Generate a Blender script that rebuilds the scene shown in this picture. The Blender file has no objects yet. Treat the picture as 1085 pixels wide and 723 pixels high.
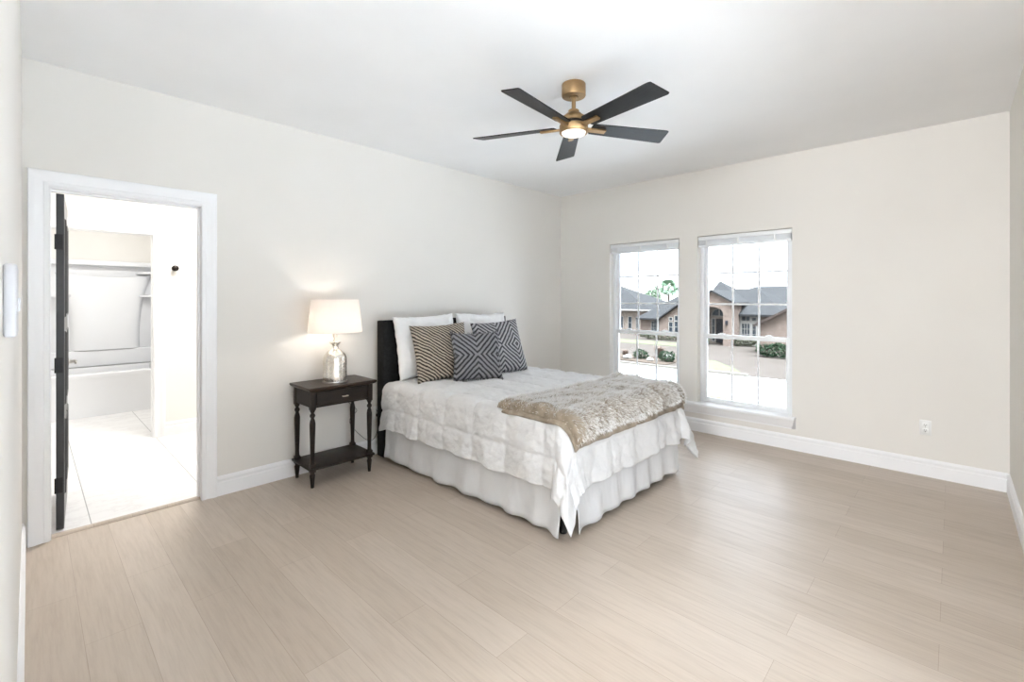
import bpy, bmesh, math, random
from mathutils import Vector, Matrix, noise
rnd = random.Random(7)
sc = bpy.context.scene
COL = sc.collection
PI = math.pi

# ------------------------------------------------------------------ camera, light, exposure
EXPOSURE = 1.24
SKY = 2.5
SKY_FILL = 125.0       # bright patch added to the sky, out of view, to light the right-hand windows
FAN_EMIT = 0.3
HALL_FILL_W = 87.0
BATH_W = 20.0
SHOWER_W = 11.0
BULB_EMIT = 26.0

W, L, H = 3.99, 4.82, 2.70           # room: x 0..W, y 0..L
cam_d = bpy.data.cameras.new('camera')
cam = bpy.data.objects.new('camera', cam_d)
COL.objects.link(cam)
cam.location = (3.70, 0.028, 1.37)
cam.rotation_euler = (PI / 2, 0, 0.7628)
cam_d.sensor_fit = 'HORIZONTAL'
cam_d.sensor_width = 36.0
cam_d.lens = 489.0 / 1085.0 * 36.0
cam_d.shift_y = -44.5 / 1085.0
cam_d.clip_start = 0.005
cam_d.clip_end = 400
sc.camera = cam

vs = sc.view_settings
vs.view_transform = 'Standard'
vs.look = 'None'
vs.gamma = 1.0
vs.use_curve_mapping = False
vs.exposure = EXPOSURE
sc.cycles.use_denoising = True
sc.cycles.max_bounces = 14
sc.cycles.diffuse_bounces = 8
sc.cycles.transparent_max_bounces = 16
sc.cycles.sample_clamp_indirect = 6.0

world = bpy.data.worlds.new('sky')
sc.world = world
world.use_nodes = True
wn = world.node_tree
wn.nodes.clear()
w_tc = wn.nodes.new('ShaderNodeTexCoord')
w_map = wn.nodes.new('ShaderNodeMapping')
w_map.inputs['Scale'].default_value = (1.0, 1.0, 2.6)
w_no = wn.nodes.new('ShaderNodeTexNoise')
w_no.inputs['Scale'].default_value = 4.0
w_no.inputs['Detail'].default_value = 8.0
w_rm = wn.nodes.new('ShaderNodeValToRGB')
w_rm.color_ramp.elements[0].position = 0.38
w_rm.color_ramp.elements[0].color = (0.66, 0.81, 1.0, 1)
w_rm.color_ramp.elements[1].position = 0.58
w_rm.color_ramp.elements[1].color = (0.91, 0.96, 1.0, 1)
w_bg = wn.nodes.new('ShaderNodeBackground')
w_bg.inputs['Strength'].default_value = SKY
w_out = wn.nodes.new('ShaderNodeOutputWorld')
wn.links.new(w_tc.outputs['Generated'], w_map.inputs['Vector'])
wn.links.new(w_map.outputs['Vector'], w_no.inputs['Vector'])
wn.links.new(w_no.outputs['Fac'], w_rm.inputs['Fac'])
wn.links.new(w_rm.outputs['Color'], w_bg.inputs['Color'])
w_dot = wn.nodes.new('ShaderNodeVectorMath')
w_dot.operation = 'DOT_PRODUCT'
w_dot.inputs[1].default_value = Vector((0.24, -0.22, 0.945)).normalized()
w_nm = wn.nodes.new('ShaderNodeVectorMath')
w_nm.operation = 'NORMALIZE'
w_m1 = wn.nodes.new('ShaderNodeMath')
w_m1.operation = 'MULTIPLY_ADD'
w_m1.inputs[1].default_value = 27.0
w_m1.inputs[2].default_value = -27.0
w_m2 = wn.nodes.new('ShaderNodeMath')
w_m2.operation = 'EXPONENT'
w_m3 = wn.nodes.new('ShaderNodeMath')
w_m3.operation = 'MULTIPLY_ADD'
w_m3.inputs[1].default_value = SKY_FILL
w_m3.inputs[2].default_value = SKY
wn.links.new(w_tc.outputs['Generated'], w_nm.inputs[0])
wn.links.new(w_nm.outputs[0], w_dot.inputs[0])
wn.links.new(w_dot.outputs['Value'], w_m1.inputs[0])
wn.links.new(w_m1.outputs[0], w_m2.inputs[0])
wn.links.new(w_m2.outputs[0], w_m3.inputs[0])
wn.links.new(w_m3.outputs[0], w_bg.inputs['Strength'])
wn.links.new(w_bg.outputs['Background'], w_out.inputs['Surface'])


def area_lamp(name, loc, size, power, color=(1, 1, 1), rot=(0, 0, 0), spread=PI):
    ld = bpy.data.lights.new(name, 'AREA')
    ld.shape = 'DISK'
    ld.size = size
    ld.energy = power
    ld.color = color
    ld.spread = spread
    o = bpy.data.objects.new(name, ld)
    o.location = loc
    o.rotation_euler = rot
    COL.objects.link(o)
    return o


area_lamp('hall_fill_light', (3.42, -2.45, 1.75), 1.05, HALL_FILL_W, (0.92, 0.96, 1.0), (PI / 2, 0, 0))  # unseen fill light added in the hall to brighten the bedroom
area_lamp('bathroom_ceiling_lamp', (-1.05, 1.2, 2.62), 0.45, BATH_W, (1, 0.98, 0.95))
area_lamp('shower_ceiling_lamp', (-2.9, 0.5, 2.62), 0.35, SHOWER_W, (1, 0.99, 0.97))


# ------------------------------------------------------------------ materials
class NT:
    def __init__(self, name):
        self.m = bpy.data.materials.new(name)
        self.m.use_nodes = True
        self.t = self.m.node_tree
        self.b = self.t.nodes['Principled BSDF']
        self.out = self.t.nodes['Material Output']

    def n(self, kind, **kw):
        nd = self.t.nodes.new('ShaderNode' + kind)
        for k, v in kw.items():
            if k in nd.inputs:
                nd.inputs[k].default_value = v
            else:
                setattr(nd, k, v)
        return nd

    def l(self, a, b):
        self.t.links.new(a, b)

    def set(self, **kw):
        for k, v in kw.items():
            self.b.inputs[k.replace('_', ' ')].default_value = v

    def ramp(self, fac, stops):
        r = self.n('ValToRGB')
        e = r.color_ramp.elements
        e[0].position, e[0].color = stops[0][0], (*stops[0][1], 1)
        e[1].position, e[1].color = stops[-1][0], (*stops[-1][1], 1)
        for p, c in stops[1:-1]:
            x = e.new(p)
            x.color = (*c, 1)
        self.l(fac, r.inputs['Fac'])
        return r.outputs['Color']

    def math(self, op, a, b=None):
        m = self.n('Math', operation=op)
        for i, v in enumerate((a, b)):
            if v is None:
                continue
            if isinstance(v, (int, float)):
                m.inputs[i].default_value = v
            else:
                self.l(v, m.inputs[i])
        return m.outputs[0]

    def bump(self, h, strength=0.2, dist=0.01):
        b = self.n('Bump', Strength=strength, Distance=dist)
        self.l(h, b.inputs['Height'])
        self.l(b.outputs['Normal'], self.b.inputs['Normal'])

    def coords(self, scale=(1, 1, 1), rot=(0, 0, 0), loc=(0, 0, 0), kind='Object'):
        tc = self.n('TexCoord')
        mp = self.n('Mapping')
        mp.inputs['Scale'].default_value = scale
        mp.inputs['Rotation'].default_value = rot
        mp.inputs['Location'].default_value = loc
        self.l(tc.outputs[kind], mp.inputs['Vector'])
        return mp.outputs['Vector']

    def noise(self, vec, scale, detail=3.0, rough=0.5):
        no = self.n('TexNoise', Scale=scale, Detail=detail, Roughness=rough)
        self.l(vec, no.inputs['Vector'])
        return no.outputs['Fac']


def mixed(name, c1, c2, scale=6.0, rough=0.5, bump=0.0, bscale=None, metallic=0.0, stretch=(1, 1, 1), detail=3.0, sheen=0.0, lo=0.35, hi=0.65, dist=0.01):
    """two close tones blended by noise, with an optional fine bump"""
    t = NT(name)
    v = t.coords(stretch)
    f = t.noise(v, scale, detail)
    t.l(t.ramp(f, [(lo, c1), (hi, c2)]), t.b.inputs['Base Color'])
    t.set(Roughness=rough, Metallic=metallic)
    if sheen:
        t.set(Sheen_Weight=sheen)
    if bump:
        t.bump(t.noise(v, bscale or scale * 6, 4.0), bump, dist)
    return t.m


M = {}
M['wall'] = mixed('wall_paint', (0.745, 0.72, 0.68), (0.76, 0.735, 0.695), 1.5, 0.85, 0.03, 220, dist=0.002)
M['bathwall'] = mixed('bath_wall_paint', (0.79, 0.775, 0.745), (0.81, 0.795, 0.765), 1.5, 0.8, 0.03, 220, dist=0.002)
M['ceiling'] = mixed('ceiling_paint', (0.84, 0.84, 0.84), (0.86, 0.86, 0.86), 2.0, 0.9, 0.04, 160, dist=0.002)
M['trim'] = mixed('white_trim_paint', (0.85, 0.85, 0.86), (0.87, 0.87, 0.88), 3.0, 0.38)
M['vinyl'] = mixed('white_window_vinyl', (0.80, 0.81, 0.82), (0.83, 0.84, 0.85), 3.0, 0.35)
M['plastic'] = mixed('white_plastic', (0.78, 0.78, 0.77), (0.82, 0.82, 0.81), 3.0, 0.35)
M['switch'] = mixed('switch_plastic', (0.52, 0.52, 0.54), (0.56, 0.56, 0.58), 3.0, 0.4)
M['slot'] = mixed('dark_slot', (0.03, 0.03, 0.03), (0.05, 0.05, 0.05), 3.0, 0.6)
M['acrylic'] = mixed('white_tub_acrylic', (0.75, 0.76, 0.78), (0.78, 0.79, 0.81), 2.0, 0.22)
M['door'] = mixed('charcoal_door_paint', (0.052, 0.053, 0.055), (0.062, 0.063, 0.065), 4.0, 0.3)
M['black_metal'] = mixed('black_metal', (0.02, 0.02, 0.02), (0.03, 0.03, 0.03), 8.0, 0.4, metallic=0.6)
M['nickel'] = mixed('satin_nickel', (0.52, 0.50, 0.47), (0.60, 0.58, 0.55), 12.0, 0.28, metallic=1.0)
M['bronze'] = mixed('dark_bronze', (0.02, 0.017, 0.015), (0.035, 0.029, 0.024), 12.0, 0.35, metallic=0.8)
M['gold'] = mixed('brushed_gold', (0.36, 0.235, 0.115), (0.43, 0.285, 0.145), 60.0, 0.36, metallic=0.85, stretch=(1, 1, 14))
M['band'] = mixed('fan_dark_band', (0.02, 0.018, 0.016), (0.03, 0.027, 0.024), 8.0, 0.5)
M['blade'] = mixed('fan_blade_black', (0.008, 0.008, 0.0085), (0.015, 0.015, 0.0155), 14.0, 0.42, 0.05, 60, stretch=(1, 8, 1))
M['headboard'] = mixed('charcoal_upholstery', (0.010, 0.010, 0.0105), (0.017, 0.0175, 0.018), 40.0, 0.9, 0.25, 500, dist=0.003)
M['mattress'] = mixed('mattress_ticking', (0.70, 0.70, 0.70), (0.76, 0.76, 0.76), 30.0, 0.8, 0.1, 200)
M['boxspring'] = mixed('box_spring_cloth', (0.08, 0.08, 0.085), (0.11, 0.11, 0.115), 30.0, 0.9, 0.1, 300)
M['sheet'] = mixed('white_pillowcase', (0.80, 0.80, 0.80), (0.84, 0.84, 0.84), 9.0, 0.8, 0.35, 22, sheen=0.1, dist=0.01)
M['comforter'] = mixed('white_comforter', (0.6773, 0.6773, 0.6816), (0.7250, 0.7250, 0.7303), 5.0, 0.8, 0.5, 30, sheen=0.1, dist=0.012, detail=5.0)
M['skirt'] = mixed('white_bed_skirt', (0.6850, 0.6901, 0.7045), (0.7334, 0.7385, 0.7529), 7.0, 0.8, 0.25, 40, stretch=(0.9785, 0.9785, 0.3420), dist=0.01)
M['espresso'] = mixed('espresso_wood', (0.012, 0.0075, 0.005), (0.024, 0.015, 0.010), 9.0, 0.45, 0.06, 40, stretch=(6, 1, 6))
M['espresso_top'] = mixed('espresso_wood_top', (0.024, 0.014, 0.009), (0.046, 0.028, 0.018), 8.0, 0.36, 0.06, 40, stretch=(8, 1, 6))
M['brass_pull'] = mixed('pewter_pull', (0.62, 0.54, 0.45), (0.72, 0.64, 0.55), 30.0, 0.3, metallic=0.9)
M['cord'] = mixed('cord_brown', (0.06, 0.05, 0.04), (0.09, 0.075, 0.06), 30.0, 0.5)
M['rug'] = None


def mk_floor():
    t = NT('vinyl_plank_floor')
    v = t.coords()
    br = t.n('TexBrick', offset=0.37, squash=1.0)
    br.inputs['Scale'].default_value = 1.0
    br.inputs['Brick Width'].default_value = 1.22
    br.inputs['Row Height'].default_value = 0.18
    br.inputs['Mortar Size'].default_value = 0.0012
    br.inputs['Mortar Smooth'].default_value = 0.3
    br.inputs['Bias'].default_value = 0.0
    br.inputs['Color1'].default_value = (0.475, 0.398, 0.325, 1)
    br.inputs['Color2'].default_value = (0.535, 0.455, 0.382, 1)
    br.inputs['Mortar'].default_value = (0.38, 0.305, 0.245, 1)
    t.l(v, br.inputs['Vector'])
    v2 = t.coords((0.9, 11, 1))
    g = t.noise(v2, 3.0, 7.0, 0.62)
    v3 = t.coords((2.2, 34, 1), loc=(3, 7, 0))
    g2 = t.noise(v3, 3.0, 6.0, 0.6)
    gg = t.math('ADD', t.math('MULTIPLY', g, 0.6), t.math('MULTIPLY', g2, 0.4))
    col = t.ramp(gg, [(0.36, (0.895, 0.885, 0.875)), (0.52, (1.0, 1.0, 1.0)), (0.66, (1.05, 1.055, 1.06))])
    mx = t.n('Mix', data_type='RGBA', blend_type='MULTIPLY')
    mx.inputs[0].default_value = 1.0
    t.l(br.outputs['Color'], mx.inputs[6])
    t.l(col, mx.inputs[7])
    t.l(mx.outputs[2], t.b.inputs['Base Color'])
    t.l(t.ramp(gg, [(0.35, (0.48, 0.48, 0.48)), (0.65, (0.33, 0.33, 0.33))]), t.b.inputs['Roughness'])
    t.bump(t.math('SUBTRACT', gg, t.math('MULTIPLY', br.outputs['Fac'], 1.0)), 0.06, 0.003)
    return t.m


M['floor'] = mk_floor()


def mk_tile():
    t = NT('marble_tile')
    v = t.coords(loc=(3.0, -0.29, 0))
    br = t.n('TexBrick', offset=0.5)
    br.inputs['Scale'].default_value = 1.0
    br.inputs['Brick Width'].default_value = 9.0
    br.inputs['Row Height'].default_value = 0.605
    br.inputs['Mortar Size'].default_value = 0.003
    br.inputs['Color1'].default_value = (1, 1, 1, 1)
    br.inputs['Color2'].default_value = (0.98, 0.98, 0.98, 1)
    br.inputs['Mortar'].default_value = (0.42, 0.42, 0.42, 1)
    t.l(v, br.inputs['Vector'])
    v2 = t.coords((1.6, 0.9, 1), rot=(0, 0, 0.6))
    f = t.noise(v2, 2.6, 9.0, 0.66)
    a = t.math('ABSOLUTE', t.math('SUBTRACT', f, 0.5))
    vein = t.ramp(a, [(0.0, (0.70, 0.69, 0.69)), (0.03, (0.765, 0.76, 0.76)), (0.14, (0.79, 0.785, 0.785))])
    mx = t.n('Mix', data_type='RGBA', blend_type='MULTIPLY')
    mx.inputs[0].default_value = 1.0
    t.l(br.outputs['Color'], mx.inputs[6])
    t.l(vein, mx.inputs[7])
    t.l(mx.outputs[2], t.b.inputs['Base Color'])
    t.set(Roughness=0.3)
    return t.m


M['tile'] = mk_tile()


def mk_brick(name, c1, c2, mortar):
    t = NT(name)
    tc = t.n('TexCoord')
    sp = t.n('SeparateXYZ')
    t.l(tc.outputs['Object'], sp.inputs[0])
    cb = t.n('CombineXYZ')
    t.l(t.math('ADD', sp.outputs['X'], sp.outputs['Y']), cb.inputs['X'])
    t.l(sp.outputs['Z'], cb.inputs['Y'])
    br = t.n('TexBrick')
    br.inputs['Scale'].default_value = 1.0
    br.inputs['Brick Width'].default_value = 0.24
    br.inputs['Row Height'].default_value = 0.08
    br.inputs['Mortar Size'].default_value = 0.01
    br.inputs['Color1'].default_value = (*c1, 1)
    br.inputs['Color2'].default_value = (*c2, 1)
    br.inputs['Mortar'].default_value = (*mortar, 1)
    t.l(cb.outputs[0], br.inputs['Vector'])
    f = t.noise(cb.outputs[0], 3.5, 5.0, 0.7)
    mx = t.n('Mix', data_type='RGBA', blend_type='MULTIPLY')
    mx.inputs[0].default_value = 1.0
    t.l(br.outputs['Color'], mx.inputs[6])
    t.l(t.ramp(f, [(0.35, (0.72, 0.68, 0.66)), (0.6, (1.1, 1.08, 1.06))]), mx.inputs[7])
    t.l(mx.outputs[2], t.b.inputs['Base Color'])
    t.set(Roughness=0.9)
    return t.m


M['brick'] = mk_brick('pink_brick', (0.0924, 0.0678, 0.0546), (0.1135, 0.0880, 0.0730), (0.1153, 0.0968, 0.0836))
M['brick_pale'] = mk_brick('pale_brick', (0.1359, 0.1125, 0.0927), (0.1557, 0.1296, 0.1080), (0.1566, 0.1350, 0.1161))


def mk_shingle():
    t = NT('grey_shingle')
    v = t.coords()
    f = t.noise(v, 2.2, 6.0, 0.7)
    g = t.noise(v, 14.0, 4.0, 0.7)
    a = t.math('ADD', t.math('MULTIPLY', f, 0.5), t.math('MULTIPLY', g, 0.5))
    t.l(t.ramp(a, [(0.35, (0.0125, 0.0122, 0.012)), (0.65, (0.022, 0.0216, 0.0212))]), t.b.inputs['Base Color'])
    t.set(Roughness=0.95)
    t.bump(g, 0.4, 0.05)
    return t.m


M['shingle'] = mk_shingle()
M['fascia'] = mixed('house_white_trim', (0.141, 0.131, 0.116), (0.155, 0.143, 0.127), 2, 0.7)
M['fascia_brown'] = mixed('house_brown_trim', (0.028, 0.021, 0.017), (0.034, 0.025, 0.021), 2, 0.7)
M['house_dark'] = mixed('house_dark_door', (0.012, 0.012, 0.014), (0.016, 0.016, 0.018), 2, 0.5)
M['house_glass'] = mixed('house_dark_glass', (0.011, 0.015, 0.018), (0.021, 0.025, 0.029), 1.2, 0.12)
M['paving'] = mixed('driveway_aggregate', (0.0311, 0.0255, 0.0205), (0.0367, 0.0298, 0.0249), 1.2, 0.9, 0.1, 30)
M['road'] = mixed('pale_concrete_road', (0.2560, 0.2560, 0.2560), (0.2944, 0.2944, 0.2912), 0.6, 0.9, 0.05, 30)
M['bounce_white'] = mixed('white_bounce_surface', (0.78, 0.78, 0.78), (0.82, 0.82, 0.82), 0.6, 0.9)  # white for the added slab that bounces daylight indoors
M['kerb'] = mixed('kerb_concrete', (0.0595, 0.0518, 0.0399), (0.0686, 0.0588, 0.0462), 3, 0.9)
M['lawn'] = mixed('lawn_grass', (0.043, 0.048, 0.025), (0.060, 0.064, 0.038), 5, 0.95, 0.4, 60, dist=0.03)
M['mulch'] = mixed('mulch_bed', (0.0296, 0.0217, 0.0159), (0.0441, 0.0332, 0.0253), 8, 0.95, 0.3, 60)
M['bush'] = mixed('bush_leaves', (0.0056, 0.0128, 0.0056), (0.0120, 0.0232, 0.0104), 6, 0.7)
M['bush_dull'] = mixed('dull_hedge_leaves', (0.0243, 0.0261, 0.0153), (0.0396, 0.0405, 0.0261), 6, 0.8)
M['dry'] = mixed('dry_grass_blades', (0.060, 0.035, 0.024), (0.087, 0.058, 0.039), 6, 0.8)
M['tree'] = mixed('tree_leaves', (0.0788, 0.1075, 0.0700), (0.1225, 0.1550, 0.1063), 3, 0.8)
M['palm'] = mixed('palm_fronds', (0.0770, 0.1210, 0.0770), (0.1210, 0.1716, 0.1133), 3, 0.7)
M['bark'] = mixed('tree_bark', (0.041, 0.030, 0.021), (0.058, 0.044, 0.032), 6, 0.9)
M['rock'] = mixed('white_rock', (0.135, 0.123, 0.108), (0.162, 0.148, 0.131), 3, 0.9)


for k_ in ('house_glass', 'house_dark', 'shingle', 'bush', 'bush_dull', 'tree', 'palm', 'paving', 'brick', 'brick_pale', 'mulch', 'lawn', 'fascia_brown'):
    M[k_].node_tree.nodes['Principled BSDF'].inputs['Specular IOR Level'].default_value = 0.08
for k_ in ('blade', 'espresso', 'espresso_top', 'headboard', 'door'):
    M[k_].node_tree.nodes['Principled BSDF'].inputs['Specular IOR Level'].default_value = 0.28


def mk_glass():
    t = NT('window_glass')
    t.t.nodes.remove(t.b)
    tr = t.n('BsdfTransparent')
    tr.inputs['Color'].default_value = (0.985, 0.99, 0.99, 1)
    gl = t.n('BsdfGlossy', Roughness=0.02)
    fr = t.n('Fresnel', IOR=1.25)
    mx = t.n('MixShader')
    t.l(fr.outputs[0], mx.inputs[0])
    t.l(tr.outputs[0], mx.inputs[1])
    t.l(gl.outputs[0], mx.inputs[2])
    t.l(mx.outputs[0], t.out.inputs['Surface'])
    return t.m


M['glass'] = mk_glass()


def mk_emit(name, c, s):
    t = NT(name)
    t.set(Base_Color=(*c, 1), Roughness=0.5, Emission_Color=(*c, 1), Emission_Strength=s)
    return t.m


M['lens'] = mk_emit('fan_light_lens', (1.0, 0.955, 0.90), FAN_EMIT)
M['bulb'] = mk_emit('lamp_bulb', (1.0, 0.91, 0.80), BULB_EMIT)


def mk_shade():
    t = NT('lamp_shade_linen')
    v = t.coords((60, 60, 8))
    f = t.noise(v, 4, 4)
    c = t.ramp(f, [(0.3, (0.88, 0.86, 0.84)), (0.7, (0.93, 0.91, 0.89))])
    t.l(c, t.b.inputs['Base Color'])
    t.set(Roughness=0.9)
    tl = t.n('BsdfTranslucent')
    tl.inputs['Color'].default_value = (0.92, 0.86, 0.81, 1)
    mx = t.n('MixShader')
    mx.inputs[0].default_value = 0.42
    t.l(t.b.outputs[0], mx.inputs[1])
    t.l(tl.outputs[0], mx.inputs[2])
    t.l(mx.outputs[0], t.out.inputs['Surface'])
    return t.m


M['shade'] = mk_shade()


def mk_mercury():
    t = NT('mercury_glass')
    v = t.coords()
    f = t.noise(v, 38, 6, 0.7)
    g = t.noise(v, 9, 5, 0.65)
    t.l(t.ramp(g, [(0.3, (0.66, 0.58, 0.47)), (0.5, (0.84, 0.80, 0.73)), (0.7, (0.92, 0.90, 0.86))]), t.b.inputs['Base Color'])
    t.set(Metallic=0.92, Coat_Weight=0.5)
    t.l(t.ramp(f, [(0.3, (0.10, 0.10, 0.10)), (0.7, (0.34, 0.34, 0.34))]), t.b.inputs['Roughness'])
    t.bump(g, 0.25, 0.01)
    return t.m


M['mercury'] = mk_mercury()


def mk_stripes(name, dark, light, freq, kind, width=0.5):
    """woven stripe pattern in the cushion's own plane: 'diag' or nested diamonds meeting in an X"""
    t = NT(name)
    tc = t.n('TexCoord')
    sp = t.n('SeparateXYZ')
    t.l(tc.outputs['Object'], sp.inputs[0])
    wob = t.noise(tc.outputs['Object'], 9.0, 3.0)
    x, z = sp.outputs['X'], sp.outputs['Z']
    if kind == 'diag':
        f = t.math('ADD', t.math('MULTIPLY', x, 0.62), t.math('MULTIPLY', z, 0.78))
    else:
        f = t.math('ADD', t.math('ABSOLUTE', t.math('SUBTRACT', t.math('ABSOLUTE', t.math('ADD', x, -kind)), 0.185)), t.math('ABSOLUTE', z))
    f = t.math('ADD', f, t.math('MULTIPLY', wob, 0.030))
    s = t.math('SINE', t.math('MULTIPLY', f, freq))
    s = t.math('ADD', t.math('MULTIPLY', s, 0.5), 0.5)
    fine = t.noise(tc.outputs['Object'], 130.0, 4.0, 0.7)
    s2 = t.math('ADD', s, t.math('MULTIPLY', t.math('SUBTRACT', fine, 0.5), 1.0))
    t.l(t.ramp(s2, [(width - 0.20, dark), (width + 0.20, light)]), t.b.inputs['Base Color'])
    t.set(Roughness=0.92)
    t.bump(s2, 0.7, 0.012)
    return t.m


M['stripe_tan'] = mk_stripes('black_cream_stripe', (0.035, 0.026, 0.020), (0.56, 0.49, 0.41), 2 * PI / 0.0235, 'diag', 0.50)
M['stripe_grey'] = mk_stripes('grey_diamond_weave', (0.045, 0.046, 0.052), (0.42, 0.42, 0.44), 2 * PI / 0.044, -0.03, 0.45)
M['stripe_small'] = mk_stripes('charcoal_diamond_weave', (0.032, 0.033, 0.037), (0.27, 0.27, 0.285), 2 * PI / 0.046, -0.01, 0.42)
M['fringe_grey'] = mixed('grey_fringe', (0.05, 0.05, 0.055), (0.22, 0.22, 0.23), 60, 0.9)
M['fringe_tan'] = mixed('brown_fringe', (0.10, 0.075, 0.055), (0.45, 0.39, 0.33), 60, 0.9)


def mk_fur():
    t = NT('faux_fur')
    at = t.n('Attribute', attribute_name='hair')
    tc = t.n('TexCoord')
    f = t.noise(t.coords((2.5, 9, 9)), 2.2, 5.0, 0.65)
    root = t.ramp(f, [(0.35, (0.50, 0.44, 0.36)), (0.65, (0.76, 0.71, 0.65))])
    tip = t.ramp(f, [(0.35, (0.93, 0.92, 0.90)), (0.65, (0.985, 0.98, 0.975))])
    mx = t.n('Mix', data_type='RGBA')
    t.l(t.ramp(at.outputs['Fac'], [(0.05, (0, 0, 0)), (0.36, (1, 1, 1))]), mx.inputs[0])
    t.l(root, mx.inputs[6])
    t.l(tip, mx.inputs[7])
    t.l(mx.outputs[2], t.b.inputs['Base Color'])
    t.set(Roughness=0.45, Sheen_Weight=0.4)
    return t.m


M['fur'] = mk_fur()
M['fur_back'] = mixed('throw_backing', (0.22, 0.175, 0.125), (0.36, 0.30, 0.23), 14, 0.9, 0.3, 90, sheen=0.2)


# ------------------------------------------------------------------ mesh helpers
BASE = {}


def tag(o, label=None, cat=None, group=None, kind=None):
    if label:
        o['label'] = label
    if cat:
        o['category'] = cat
    if group:
        o['group'] = group
    if kind:
        o['kind'] = kind
    return o


def empty(name, loc, label=None, cat=None, group=None, rot=(0, 0, 0)):
    o = bpy.data.objects.new(name, None)
    o.empty_display_size = 0.1
    o.location = loc
    o.rotation_euler = rot
    COL.objects.link(o)
    BASE[o.name] = Vector(loc)
    return tag(o, label, cat, group)


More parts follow.
